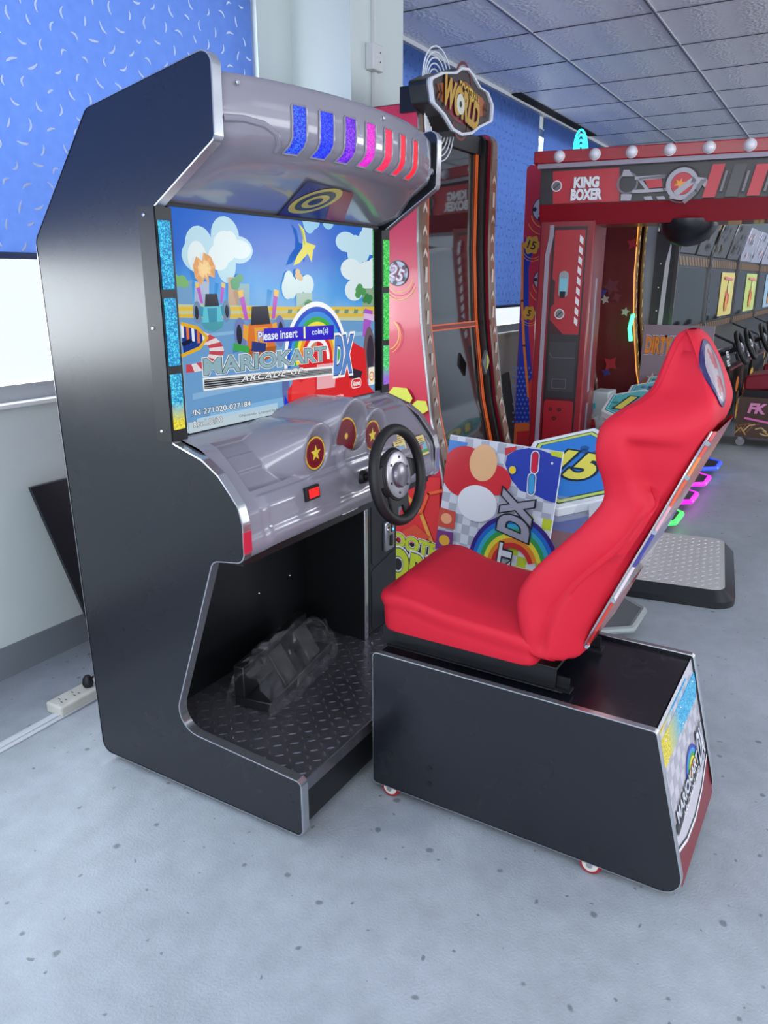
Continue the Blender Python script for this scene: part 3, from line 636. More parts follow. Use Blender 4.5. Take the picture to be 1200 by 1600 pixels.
# title plate
ar0, ar1 = z7(42, 492), z7(820, 425); angt = 0
A.poly(Z7((38, 480), (855, 405), (860, 462), (45, 562)), G((246, 248, 250), .98)); A.poly(Z7((48, 492), (850, 418), (852, 452), (50, 550)), G((44, 48, 54), .9))
for i in range(4):
    f = .12 + i * .25; A.line([tuple(Vector(z7(48, 492)).lerp(Vector(z7(50, 550)), f)), tuple(Vector(z7(850, 418)).lerp(Vector(z7(852, 452)), f))], .0022, G((190, 194, 200), .9))
def fit(body, pa, pb, h, m, **k):
    pa, pb = Vector(pa), Vector(pb); c = (pa + pb) / 2; A.text(body, c.x, c.y, h, m, w=(pb - pa).length, rot=math.atan2(pb.y - pa.y, pb.x - pa.x), **k)
fit('ARCADE GP', z7(275, 487), z7(668, 432), .019, G((250, 250, 250), 1), shear=.3, bold=.012, sp=1.2, out=G((40, 44, 50), .9), outw=.03)
fit('MARIOKART', z7(48, 412), z7(808, 328), .045, G((150, 184, 196), .95), bold=.03, out=G((60, 72, 80), .9), outw=.025, out2=G((240, 246, 248), .98), outw2=.055)
fit('MARIOKART', z7(48, 436), z7(808, 356), .030, G((226, 236, 240), .98), bold=.0)  if False else None
A.text('DX', *z7(925, 335), .118, G((90, 140, 214), .98), w=.135, shear=.22, bold=.05, out=G((40, 60, 110), .95), outw=.02, out2=G((248, 250, 252), 1), outw2=.07)
A.text('TM', *z7(684, 436), .010, G((250, 250, 250), 1))
# message band
A.poly(Z7((420, 172), (860, 150), (860, 240), (420, 258)), G((48, 30, 206), .97))
fit('Please insert', z7(385, 222), z7(630, 200), .026, G((238, 246, 255), 1), bold=.02, out=G((60, 60, 210), 1), outw=.05)
A.text('1', *z7(674, 196), .034, G((252, 250, 200), 1), bold=.05, out=G((70, 70, 200), 1), outw=.05)
fit('coin(s)', z7(720, 200), z7(822, 186), .024, G((220, 236, 255), 1), bold=.02, out=G((50, 50, 220), 1), outw=.05)
# maker marks
q = z7(1000, 512); A.rect(q[0] - .034, q[1] - .018, q[0] + .034, q[1] + .018, G((250, 250, 250), 1), .014); A.rect(q[0] - .031, q[1] - .015, q[0] + .031, q[1] + .015, G((220, 36, 44), 1), .012)
A.text('Nintendo', q[0], q[1], .018, G((250, 250, 250), 1), w=.052, bold=.03)
q = z7(1095, 468); A.rect(q[0] - .022, q[1] - .034, q[0] + .022, q[1] + .034, G((246, 240, 226), 1), .004); A.ring(q[0], q[1], .018, .012, G((232, 140, 40), 1)); A.text('BANDAI', q[0], q[1], .007, G((220, 90, 30), 1), w=.028)
W1 = G((240, 244, 248), 1); DK = G((120, 130, 140), .8)
fit('/N 271020-027184', z3(205, 985), z3(468, 942), .016, W1, out=G((90, 100, 112), .8), outw=.06, bold=.01)
fit('Rev.1.00/00', z3(212, 1035), z3(340, 1012), .017, W1, out=G((110, 120, 132), .8), outw=.06)
fit('©Nintendo  Licensed by Nintendo', z3(415, 1000), z3(640, 960), .011, G((84, 98, 116), .8))
fit('©2013 BANDAI NAMCO Entertainment Inc.', z3(655, 945), z3(885, 903), .010, G((250, 240, 240), 1), bold=.02)
fit('CA CA', z3(770, 945), z3(845, 930), .009, G((20, 20, 26), .8), bold=.03)
A.build('display_picture', mon)
# green/blue LED glow line along the right edge of the glass
m = MB(); m.box((SX1 + .003, 1.580, SZ0 + .01), (SX1 + .008, 1.583, SZ1 - .01), glitter('led_edge_green', (0, 110, 60), (60, 240, 110), .8, 500)); m.build('led_line', mon)

# ---- marquee moulding
def yf(x):
    t = (x - 2.09) / .575; return 1.372 - .118 * max(0, 1 - abs(t) ** 2.1)
def mq_section(x):
    y = yf(x); return [(1.62, 2.052), (y + .05, 2.084), (y + .014, 2.078), (y + .002, 2.060), (y, 2.00), (y + .002, 1.952), (y + .012, 1.935), (y + .055, 1.905), (y + .075, 1.895), (1.50, 1.831), (1.590, 1.797), (1.605, 1.79)]
def on_mq(x, z, d=0.0):
    """point on the front of the marquee at height z"""
    sec = mq_section(x)
    for a, b in zip(sec[2:-1], sec[3:]):
        if b[1] <= z <= a[1]:
            f = (a[1] - z) / max(a[1] - b[1], 1e-6); y = a[0] + (b[0] - a[0]) * f; nn = Vector((0, -(a[1] - b[1]), -(b[0] - a[0]))).normalized(); return Vector((x, y, z)) + nn * d
m = MB(); NX = 64; rows = []
for i in range(NX + 1):
    x = bx0 + (bx1 - bx0) * i / NX; sec = mq_section(x)
    e = min(1, min(x - bx0, bx1 - x) / .06)                      # a step-in near the side panels
    rr = []
    for k, (y, z) in enumerate(sec):
        rr.append(Vector((x, y + (.0 if e >= 1 else .012 * (1 - e)), z)))
    rows.append(rr)
m.grid(rows, GREY); mq = m.build('marquee', cab, ang=60)
# moulded relief ribs at both ends
for pts in ([(1.548, 1.975), (1.60, 1.978), (1.655, 1.972), (1.69, 1.955), (1.705, 1.935), (1.715, 1.92)], [(2.665, 1.975), (2.63, 1.978), (2.58, 1.965), (2.545, 1.935)]):
    m = MB(); m.tube([on_mq(x, z, -.002) for x, z in pts], .009, GREY, 10); m.build('relief_rib', mq)
for (u, v, x) in ((393, 124, 0), (579, 173, 0)):
    q = aty(u, v, 1.30); x = q.x; screw(mq, on_mq(x, 2.055, .001), (0, -1, .1), .007)
wc = [((10, 30, 210), (60, 120, 255)), ((10, 20, 220), (50, 90, 255)), ((70, 10, 200), (170, 60, 255)), ((200, 10, 190), (255, 60, 220)), ((235, 10, 70), (255, 50, 110)), ((240, 10, 50), (255, 40, 70)), ((245, 10, 40), (255, 40, 60))]
wpx = [(456, 479, 167, 238), (499, 521, 174, 240), (538, 556, 184, 243), (571, 586, 193, 253), (600, 612, 204, 262), (624, 633, 214, 268), (644, 652, 226, 277)]
for i, ((ua, ub, vt, vb), (c0, c1)) in enumerate(zip(wpx, wc)):
    # the glowing windows: straight down the front, then turning under with the fold
    xa = xb = None
    y = 1.27
    for _ in range(6): q = aty(ua, (vt + vb) / 2, y); y = yf(q.x)
    xa = q.x; y = 1.27
    for _ in range(6): q = aty(ub, (vt + vb) / 2, y); y = yf(q.x)
    xb = q.x
    zs = [2.030, 2.026, 2.0, 1.97, 1.952, 1.942, 1.935, 1.926, 1.919]
    rows = [[on_mq(xa + (xb - xa) * f + (.004 if k == 0 and f == 0 else (-.004 if k == 0 and f == 1 else 0)), z, .0015) for f in (0, .5, 1)] for k, z in enumerate(zs)]
    m = MB(); m.grid(rows, glitter('lit_window_%d' % i, c0, c1, 1.25, 330)); wdo = m.build('lit_window', mq, fix=False, ang=80)
    m = MB(); rim = [r[0] for r in rows] + [rows[-1][1]] + [r[2] for r in rows[::-1]] + [rows[0][1]]
    m.tube([p + Vector((0, -.001, 0)) for p in rim], .003, GREY, 6, closed=True); m.build('window_rim', wdo)
# concentric rings over a two-colour panel on the underside
m = Art((2.1, 1.545, 1.8215), (1, 0, 0), (0, .883, -.47), step=.0006, start=.001)
def us(u, v): q = onp(u, v, m.O, m.N); d = q - m.O; return (d.dot(m.U), d.dot(m.V))
m.U = Vector((1, 0, 0)); m.V = Vector((0, -.935, .354)); m.N = m.U.cross(m.V)
m.O = Vector((2.1, 1.46, 1.8455)); m.d = .004; n0 = m.N.copy()
if n0.z > 0: m.N = -n0
cc = us(492, 312); YEL = ink((206, 182, 60)); NB = ink((30, 26, 34)); 
par = [us(480, 281), us(552, 300), us(536, 344), us(432, 336)]
m.poly(par, ink((52, 34, 96))); m.poly([us(522, 292), us(552, 300), us(536, 344), us(508, 341)], ink((150, 24, 44)))
rb = .088
for i, c in enumerate((YEL, NB, YEL, NB)): m.poly(ell(cc[0], cc[1], rb * (1 - i * .24), rb * 1.0 * (1 - i * .24), 32), c)
m.build('ring_decal', mq)
m = MB(); m.box((SX0 - .02, 1.578, 1.789), (SX1 + .04, 1.59, 1.797), BLKR); m.build('screen_gasket', cab)

# ---- dashboard moulding
DA = Vector((0, 1.590, 1.183)); DW_ = Vector((0, -.2475, -.268)).normalized(); DN = Vector((0, -.268, .2475)).normalized()
if DN.y > 0: DN = -DN
DN = Vector((0, DW_.z, -DW_.y)); DN = DN if DN.z > 0 else -DN
def sm(e0, e1, x): t = min(1, max(0, (x - e0) / (e1 - e0))); return t * t * (3 - 2 * t)
WL = .365
def toW(y, z): d = Vector((0, y, z)) - DA; return d.dot(DW_), d.dot(DN)
gz = [(1.903, 1.090, .052, 1.375), (2.106, 1.108, .066, 1.394), (2.249, 1.088, .052, 1.380)]   # gauges: x, z, radius, y of the face
GG = []
for (gx, gz_, gr, gy) in gz:
    w0, h0 = toW(gy, gz_); GG.append((gx, w0, gr, gy, h0))
def hgt(x, w):
    base = .030 * sm(0, .10, w) * (1 - .0) + .022 * math.sin(PI * min(1, w / WL)) - .030 * sm(.30, WL, w)
    edge = min(x - bx0, bx1 - x)
    # left tray
    tr_ = sm(1.603, 1.611, x) * (1 - sm(1.825, 1.84, x - .30 * (w - .2))) * sm(.058, .068, w) * (1 - sm(.240, .248, w))
    base -= .030 * tr_
    tr2 = sm(2.44, 2.455, x) * (1 - sm(2.645, 2.66, x)) * sm(.03, .05, w) * (1 - sm(.10, .12, w)); base -= .010 * tr2
    # lower lip with the raised ledge
    base += .010 * sm(.262, .275, w) * sm(1.6, 1.64, x) * (1 - sm(2.62, 2.66, x))
    # hood over the three gauges
    lx = 1.80 + .42 * max(0, w - .07) * .30; hood = sm(lx, lx + .045, x) * (1 - sm(2.40, 2.46, x)) * sm(.03, .10, w) * (1 - sm(.22, .29, w)); base += .040 * hood
    step = sm(1.62, 1.63, x) * (1 - sm(1.775, 1.785, x - .5 * (w - .1))) * sm(.115, .12, w) * (1 - sm(.17, .18, w)); base += .007 * step
    h = base
    for (gx, gw, gr, gy, gh) in GG:
        dx = (x - gx); y_ = DA.y + DW_.y * w; 
        # the face plane is upright: solve the height that brings the point to y = gy
        hv = (gy - DA.y - DW_.y * w) / DN.y
        dz = (DA.z + DW_.z * w + DN.z * hv) - (DA.z + DW_.z * gw + DN.z * gh)
        r = math.hypot(dx, dz) ; top = .5 + .5 * math.tanh(dz / .04)
        ro = gr + .012
        rim = hv + .010 + .040 * top * (1.2 if gr > .06 else .55)
        out = rim - (r - ro - .012) * 1.5
        hh = max(base, min(out, rim)) if r > ro - .004 else base
        if r > ro: h = max(h, hh * 1.0 if out > base else base)
        GGr = r
        if r <= ro: h = None; return hv - .004 + (rim - hv + .004) * sm(gr + .002, ro, r)
    # column opening
    c = math.hypot(x - 2.107, (w - .262) * 1.0)
    h += .018 * (1 - sm(.07, .10, abs(c - .0))) * sm(.18, .22, w)
    return h
NXD, NWD = 300, 130; rows = []
ap = [(1.345, .905), (1.347, .880), (1.362, .866), (1.42, .868)]
for j in range(NWD + 1):
    w = WL * j / NWD; rr = []
    for i in range(NXD + 1):
        x = bx0 + (bx1 - bx0) * i / NXD; rr.append(Vector((x, 0, 0)) + DA + DW_ * w + DN * hgt(x, w))
    rows.append(rr)
last = rows[-1]
for (dy, dz) in ((-.004, -.02), (0, -.048), (.012, -.055), (.07, -.056)): rows.append([Vector((p.x, p.y + dy, p.z + dz)) for p in last])
m = MB(); m.grid(rows, GREY); dash = m.build('dashboard', cab, ang=180)
print('dash bottom', last[0], rows[-2][0])
# dials
for k, (gx, gz_, gr, gy) in enumerate(gz):
    a = Art((gx, gy, gz_), (1, 0, 0), (0, 0, 1), step=.0004, start=.0035)
    MR = ink((132, 22, 36)); YG = ink((226, 184, 44)); MD = ink((92, 14, 26))
    if k != 1:
        a.poly(ell(0, 0, gr, gr, 36), YG); a.poly(ell(0, 0, gr * .9, gr * .9, 36), MR); a.ring(0, 0, gr * .74, gr * .70, MD); a.ring(0, 0, gr * .62, gr * .58, MD)
        a.poly(star(0, 0, gr * .58), MD); a.poly(star(0, 0, gr * .52), ink((226, 200, 60)))
    else:
        fan = ell(0, -.004, gr * .98, gr * 1.0, 26, -.25, PI + .25) + ell(0, -gr * 1.0, gr * .6, gr * .26, 14, PI - .35, .35); 
        a.poly(fan, YG); fan2 = ell(0, -.004, gr * .9, gr * .92, 26, -.2, PI + .2) + ell(0, -gr * .94, gr * .56, gr * .26, 14, PI - .35, .35); a.poly(fan2, MR)
        for i in range(-6, 7):
            for j in range(-5, 7):
                x_, y_ = i * .0095 + (.00475 if j % 2 else 0), j * .0085
                if math.hypot(x_, y_) < gr * .8 and y_ > -gr * .35: a.mb.add([a.P(*p) for p in star(x_, y_, .0036, .71, 2, 0)], [(0, 1, 2, 3)], MD) if False else a.mb.add([a.P(x_ + .0036, y_), a.P(x_, y_ + .0034), a.P(x_ - .0036, y_), a.P(x_, y_ - .0034)], [(0, 1, 2, 3)], MD)
        a.d += a.step; a.poly(ell(0, 0, .011, .011, 20), ink((226, 160, 40))); a.poly(ell(-.001, .001, .006, .006, 16), ink((240, 206, 90)))
    a.build('dial', dash)
# start button in a black surround
def dash_pt(x, w, d=0): return Vector((x, 0, 0)) + DA + DW_ * w + DN * (hgt(x, w) + d)
def dash_hit(u, v):
    w = .25
    q = None
    best = None
    for i in range(0, 101):
        w = WL * i / 100; q0 = DA + DW_ * w
        # plane x free: intersect ray with plane through this strip's local point
        hq = .0; x = 2.0
        for _ in range(4):
            p = DA + DW_ * w + DN * hgt(min(max(x, bx0), bx1), w); q = onp(u, v, (0, p.y, p.z), (0, DN.y, DN.z)); x = q.x
        e = abs((q - Vector((x, p.y, p.z))).length)
        if best is None or e < best[0]: best = (e, x, w)
    return best[1], best[2]
def slab(name, u, v, sx, sw, t, mt, parent, up_=.0):
    x, w = dash_hit(u, v); p = dash_pt(x, w); p2 = dash_pt(x, w + .01) ; tw = (p2 - p).normalized(); nn = Vector((1, 0, 0)).cross(tw); nn = nn if nn.y < 0 else -nn
    m = MB(); vs = []
    for d in (up_, up_ + t):
        for (a_, b_) in ((-sx, -sw), (sx, -sw), (sx, sw), (-sx, sw)): vs.append(p + Vector((a_, 0, 0)) + tw * b_ + nn * d)
    m.add(vs, [(0, 1, 2, 3), (7, 6, 5, 4), (0, 4, 5, 1), (1, 5, 6, 2), (2, 6, 7, 3), (3, 7, 4, 0)], mt); o = m.build(name, parent, bevel=.0015); return o, p, tw, nn
sb, *_ = slab('start_button_surround', 485, 770, .034, .021, .012, BLKR, dash)
slab('start_button', 485.5, 769.5, .024, .014, .016, mat('red_lit_button', (226, 24, 26), .3, emit=.55, ergb=(240, 30, 20)), sb)
# round vents and instruction cards
for (u, v, c) in ((656, 696, 0), (622, 690, 1)):
    x, w = dash_hit(u, v); p = dash_pt(x, w); p2 = dash_pt(x, min(w + .012, WL)); tw = (p2 - p).normalized(); nn = Vector((1, 0, 0)).cross(tw); nn = nn if nn.y < 0 else -nn
    a = Art(p, (1, 0, 0), -tw, step=.0005, start=.004)
    if a.N.dot(nn) < 0: a.N = -a.N
    a.rect(-.045, -.042, .045, .042, ink((52, 40, 30)), .003); a.rect(-.041, -.038, .041, .038, ink((222, 198, 120)), .003)
    if c == 0: a.rect(-.038, -.02, .038, .012, ink((120, 170, 190))); a.poly(ell(-.01, -.006, .014, .011), ink((206, 60, 60))); a.rect(-.038, -.03, .038, -.018, ink((70, 140, 70)))
    else: a.rect(-.038, .018, -.005, .034, ink((180, 40, 40))); a.rect(-.03, -.034, .03, -.02, ink((120, 160, 190)))
    for i in range(4): a.rect(-.03, .014 - i * .0075 + (.01 if c == 0 else 0), .03 - (i % 2) * .012, .0165 - i * .0075 + (.01 if c == 0 else 0), ink((110, 84, 50)))
    a.build('instruction_card', dash)
q = dash_hit(420, 828)
for (u, v) in ((424, 828),): x, w = dash_hit(u, v); screw(dash, dash_pt(x, min(w, WL - .01), .002), (0, -.8, .3), .006)
# black rail under the dash and the data plate
m = MB(); zb = rows[-2][0].z; m.box((bx0, 1.37, zb - .028), (bx1, 1.425, zb), BLK2); m.build('dash_rail', cab)
m = MB(); q = aty(505, 795, 1.338); lastp = last[0]
m.box((2.0, lastp.y - .006, lastp.z - .046), (2.09, lastp.y - .002, lastp.z - .006), mat('data_plate', (196, 192, 196), .3, noise=.25, nscale=60)); m.build('data_plate', dash)
# right hand edge of the dash box shows the black gap beside the screen
# ---- steering wheel
sw = empty('steering_wheel', (0, 0, 0)); sw.parent = cab
WCc = Vector((2.107, 1.190, 1.000)); AX = Vector((0, -.985, .17)).normalized(); WU = Vector((1, 0, 0)); WV = AX.cross(WU).normalized(); WV = WV if WV.z > 0 else -WV
sw.location = WCc - wloc(cab)
def wp(a, b, d=0): return WCc + WU * a + WV * b + AX * d
m = MB(); m.tube([wp(.148 * math.cos(t), .148 * math.sin(t)) for t in [2 * PI * i / 56 for i in range(56)]], .0175, BLKR, 14, closed=True); m.build('rim', sw)
def spoke(pts, th=.011):
    m = MB(); m.prism(pts, lambda a, b: wp(a, b, -.018), lambda a, b: wp(a, b, -.018 + th), BLKR); return m.build('spoke', sw, bevel=.004)
spoke(fillet([(.06, .050), (.145, .026), (.145, -.018), (.07, -.03)], .006)); spoke(fillet([(-.06, .050), (-.07, -.03), (-.145, -.018), (-.145, .026)], .006))
spoke(fillet([(-.065, -.04), (-.052, -.137), (-.028, -.146), (-.014, -.105), (.014, -.105), (.028, -.146), (.052, -.137), (.065, -.04)], .006))
m = MB(); m.lathe([(.080, -.030), (.090, -.014), (.082, -.004), (.07, -.002)], WCc, AX, BLKR, 36); m.build('hub', sw)
HM = mat('hub_metal', (170, 166, 174), .3, metal=.8)
m = MB(); m.lathe([(.076, -.003), (.076, .002), (.071, .004), (.040, .004)], WCc, AX, HM, 36); hp = m.build('hub_plate', sw)
for i in range(6):
    t = 2 * PI * i / 6 + .3; m = MB(); m.lathe([(.005, .003), (.0045, .006)], wp(.058 * math.cos(t), .058 * math.sin(t)), AX, BLK2, 10); m.build('hub_bolt', hp)
m = MB(); m.lathe([(.040, .003), (.042, .010), (.038, .016), (.026, .019), (.008, .020)], WCc, AX, mat('horn_cap', (120, 116, 126), .25, metal=.6), 30); m.build('horn_cap', sw)
m = MB(); m.tube([WCc - AX * .02, WCc - AX * .20], .013, BLK2, 14); m.tube([WCc - AX * .125, WCc - AX * .20], .032, BLKR, 18, rs=[.020, .034]); m.build('steering_shaft', sw)

# ---- wrapped pedal set lying on the plate (a loose thing)
pd = empty('pedal_set', (1.95, 1.62, .207), 'black foot pedal unit wrapped in clear plastic film on the tread plate', 'pedals')
m = MB(); Rz = Matrix.Rotation(R(10), 3, 'Z')
def pf(x, y, z): return Vector((2.00, 1.60, .2065)) + Rz @ Vector((x, y, z))
m.box((-.24, -.07, 0), (.24, .07, .035), BLK2, pf); m.box((-.24, .03, .035), (.24, .07, .15), BLK2, pf); m.build('pedal_base', pd, bevel=.004)
for sx in (-.10, .09):
    m = MB(); m.box((sx - .008, -.02, .03), (sx + .008, .04, .10), CHROME, pf); m.build('pedal_arm', pd)
    m = MB(); m.add([pf(sx + a, -.075 + (b + .07) * .45, .05 + (b + .07) * .75 + c) for a, b, c in ((-.045, -.07, 0), (.045, -.07, 0), (.045, .07, 0), (-.045, .07, 0), (-.045, -.07, .01), (.045, -.07, .01), (.045, .07, .01), (-.045, .07, .01))], [(0, 3, 2, 1), (4, 5, 6, 7), (0, 1, 5, 4), (1, 2, 6, 5), (2, 3, 7, 6), (3, 0, 4, 7)], BLKR); m.build('pedal', pd, bevel=.003)
m = MB(); m.box((-.05, -.10, .11), (.02, -.085, .115), mat('pale_tag', (150, 150, 150), .4), pf); 
m = MB(); rows = []; rn = random.Random(4)
for i in range(26):
    u = -.27 + .54 * i / 25; rr = []
    for j in range(22):
        t = PI * 1.04 * j / 21 - .06; r = 1 + rn.uniform(-.10, .10); k = 1 - .25 * abs(u / .27) ** 3
        rr.append(pf(u + rn.uniform(-.008, .008), -math.cos(t) * .115 * r * k, max(.001, math.sin(t) * .175 * r * k * (1 - .25 * (u + .1)))))
    rows.append(rr)
m.grid(rows, clear('plastic_film', (150, 150, 156), .11, .08)); m.build('plastic_wrap', pd, smooth=False, fix=False)

# ================================================================== SEAT UNIT
seat = empty('racing_chair', (1.83, 1.12, 0), 'red racing seat on a long black box with red castors', 'arcade seat')
bxA, bxB = 1.83, 2.335; yA = 1.12
def so(d, z): return (yA - d, z)
prof = fillet([so(0, .042), so(0, .505), so(.848, .505), so(.965, .042)], [.012, .015, .012, .05], 6)
for x0 in (bxA, bxB - .018):
    m = MB(); m.prism(prof, lambda a, b: Vector((x0 + .0005, a, b)), lambda a, b: Vector((x0 + .0175, a, b)), BLK); p = m.build('side_panel', seat, ang=25)
    n = len(prof); rows = []
    def off(i, d):
        a = Vector(prof[i - 1]); b = Vector(prof[i]); c = Vector(prof[(i + 1) % n]); t = ((b - a).normalized() + (c - b).normalized()).normalized(); return b + Vector((t.y, -t.x)) * d
    ar = sum(prof[i - 1][0] * prof[i][1] - prof[i][0] * prof[i - 1][1] for i in range(n)); sg = 1 if ar > 0 else -1
    for i in range(n + 1):
        i %= n; a, b = off(i, -sg * .0004), off(i, sg * .0025)
        rows.append([Vector((x0 - .001, *a)), Vector((x0 - .0003, *b)), Vector((x0 + .0183, *b)), Vector((x0 + .019, *a))])
    m = MB(); m.grid(rows, SILV); m.build('edge_trim', p, ang=50)
    if x0 == bxA:
        for (u, v) in ((610, 1178), (671, 1200), (671, 1224)):
            q = atx(u, v, bxA); m = MB(); m.lathe([(.008, -.0005), (.008, .0015), (.004, .0016)], (bxA, q.y, q.z), (-1, 0, 0), BLKR, 14); m.build('bolt_hole', p)
m = MB(); ib = [so(.004, .06), so(.004, .494), so(.838, .494), so(.95, .06)]
m.prism(ib, lambda a, b: Vector((bxA + .018, a, b)), lambda a, b: Vector((bxB - .018, a, b)), BLK); bxo = m.build('box_body', seat, smooth=False)
# printed rear panel
t0 = Vector((bxA + .018, yA - .841, .494)); bdir = (Vector((0, yA - .952, .06)) - Vector((0, yA - .841, .494))); hl = bdir.length; bdir.normalize(); wid = bxB - bxA - .036
A2 = Art(t0 + bdir * hl + Vector((wid, 0, 0)), (-1, 0, 0), -bdir, step=.0004, start=.002)
if A2.N.y > 0: A2.N = -A2.N
# the panel faces the rear: its left-to-right as read from behind runs -x to +x
A2.O = t0 + bdir * hl; A2.U = Vector((1, 0, 0))
A2.rect(0, 0, wid, hl, ink((196, 192, 200)))
for i in range(12):
    for j in range(9):
        if (i + j) % 2 and .166 + j * .036 < hl: A2.mb.add([A2.P(i * wid / 12, .13 + j * .036), A2.P((i + 1) * wid / 12, .13 + j * .036), A2.P((i + 1) * wid / 12, .166 + j * .036), A2.P(i * wid / 12, .166 + j * .036)], [(0, 1, 2, 3)], ink((170, 166, 178)))
A2.d += A2.step
A2.poly([(0, 0), (wid, 0), (wid, .12), (wid * .75, .075), (wid * .5, .055), (wid * .25, .06), (0, .09)], ink((120, 20, 34)))
A2.line([(0, .10), (wid * .25, .066), (wid * .5, .060), (wid * .75, .082), (wid, .13)], .012, ink((236, 234, 238))); A2.line([(0, .106), (wid * .25, .073), (wid * .5, .068), (wid * .75, .09), (wid, .138)], .006, NB)
for i, c in enumerate(((40, 60, 160), (60, 150, 220), (60, 160, 80), (236, 220, 60), (230, 140, 40), (190, 36, 40))): A2.ring(wid * .60, .17, .085 - i * .011, .07 - i * .011, ink(c), a0=0, a1=PI)
A2.poly([(.03, .13), (.44, .16), (.44, .195), (.03, .16)], NB); A2.text('MARIOKART', .20, .183, .034, ink((210, 212, 220)), w=.30, rot=.07, bold=.03, out=NB, outw=.04); A2.text('ARCADE GP', .22, .148, .018, ink((240, 240, 240)), w=.24, rot=.07, shear=.3); A2.text('DX', .40, .205, .09, ink((214, 216, 226)), w=.09, rot=.05, shear=.2, bold=.03, out=NB, outw=.04)
A2.build('printed_rear_panel', bxo)
HOLO = glitter('holographic_yellow_blue', (20, 130, 210), (90, 220, 250), 1.05, 300, top=None)
m = MB(); N2 = A2.N
def rp(u, v, d=.006): return A2.O + Vector((1, 0, 0)) * u + A2.V * v + N2 * d
def holo_mat():
    m = glitter('holographic_seat_strip', (30, 140, 215), (110, 225, 250), 1.05, 300, top=(255, 240, 70)); nt = m.node_tree
    for n in nt.nodes:
        if n.type == 'SEPXYZ':
            for l in list(n.outputs[2].links): nt.links.new(n.outputs[0], l.to_socket)
            for l in list(nt.links):
                if l.from_node == n and l.from_socket == n.outputs[2]: nt.links.remove(l)
    return m
m.add([rp(.006, .335), rp(wid - .03, .335), rp(wid - .006, .365), rp(wid - .006, .405), rp(.006, .405)] + [rp(.006, .335, .003), rp(wid - .03, .335, .003), rp(wid - .006, .365, .003), rp(wid - .006, .405, .003), rp(.006, .405, .003)], [(0, 1, 2, 3, 4), (0, 5, 6, 1), (1, 6, 7, 2), (2, 7, 8, 3), (3, 8, 9, 4), (4, 9, 5, 0)], holo_mat()); ho = m.build('light_strip', bxo)
m = MB(); m.add([rp(.006, .425, .004), rp(wid - .1, .425, .004), rp(wid - .1, .432, .004), rp(.006, .432, .004)], [(0, 1, 2, 3)], MATS['holographic_seat_strip']); m.build('light_strip', bxo)
for (u, v) in ((.06, .395), (.25, .395), (.42, .395), (.06, .345), (.25, .345)): screw(ho, rp(u, v, .0065), N2, .004)
# castors
def castor(x, y):
    m = MB(); m.lathe([(.012, -.014), (.030, -.014), (.033, -.008), (.033, .008), (.030, .014), (.012, .014)], (x, y, .033), (1, 0, 0), mat('castor_tyre', (150, 24, 44), .4), 28)
    c = m.build('castor_wheel', seat)
    m = MB(); m.lathe([(.0, -.0175), (.022, -.0165), (.024, -.013)], (x, y, .033), (1, 0, 0), mat('castor_hub', (206, 200, 190), .35), 22); m.lathe([(.003, -.022), (.009, -.0215), (.010, -.016)], (x, y, .033), (1, 0, 0), CHROME, 14); m.build('castor_hub', c)
    m = MB(); m.box((x - .02, y - .02, .058), (x + .02, y + .02, .066), CHROME); m.box((x + .016, y - .012, .02), (x + .02, y + .012, .06), CHROME); m.build('castor_fork', c)
for (x, y) in ((bxA + .022, 1.062), (bxA + .022, .408), (bxB - .03, 1.062), (bxB - .03, .408)): castor(x, y)
# black bracket under the seat
m = MB()
for x in (1.902, 2.232): m.box((x, .563, .506), (x + .004, 1.126, .567), BLK2)
m.box((1.902, .563, .563), (2.236, 1.126, .572), BLK2); m.box((1.890, .54, .506), (1.935, 1.11, .509), BLK2)
br = m.build('seat_bracket', seat, bevel=.001)
for (x, y) in ((1.915, .545), (2.215, .545)):
    m = MB(); m.box((x - .018, y - .025, .506), (x + .018, y + .02, .512), BLK2); m.box((x - .003, y - .018, .512), (x + .003, y + .018, .545), BLK2); m.lathe([(.009, .512), (.009, .519), (.005, .522)], (x + .010, y - .006, 0), (0, 0, 1), CHROME, 10); m.build('bracket_lug', br)
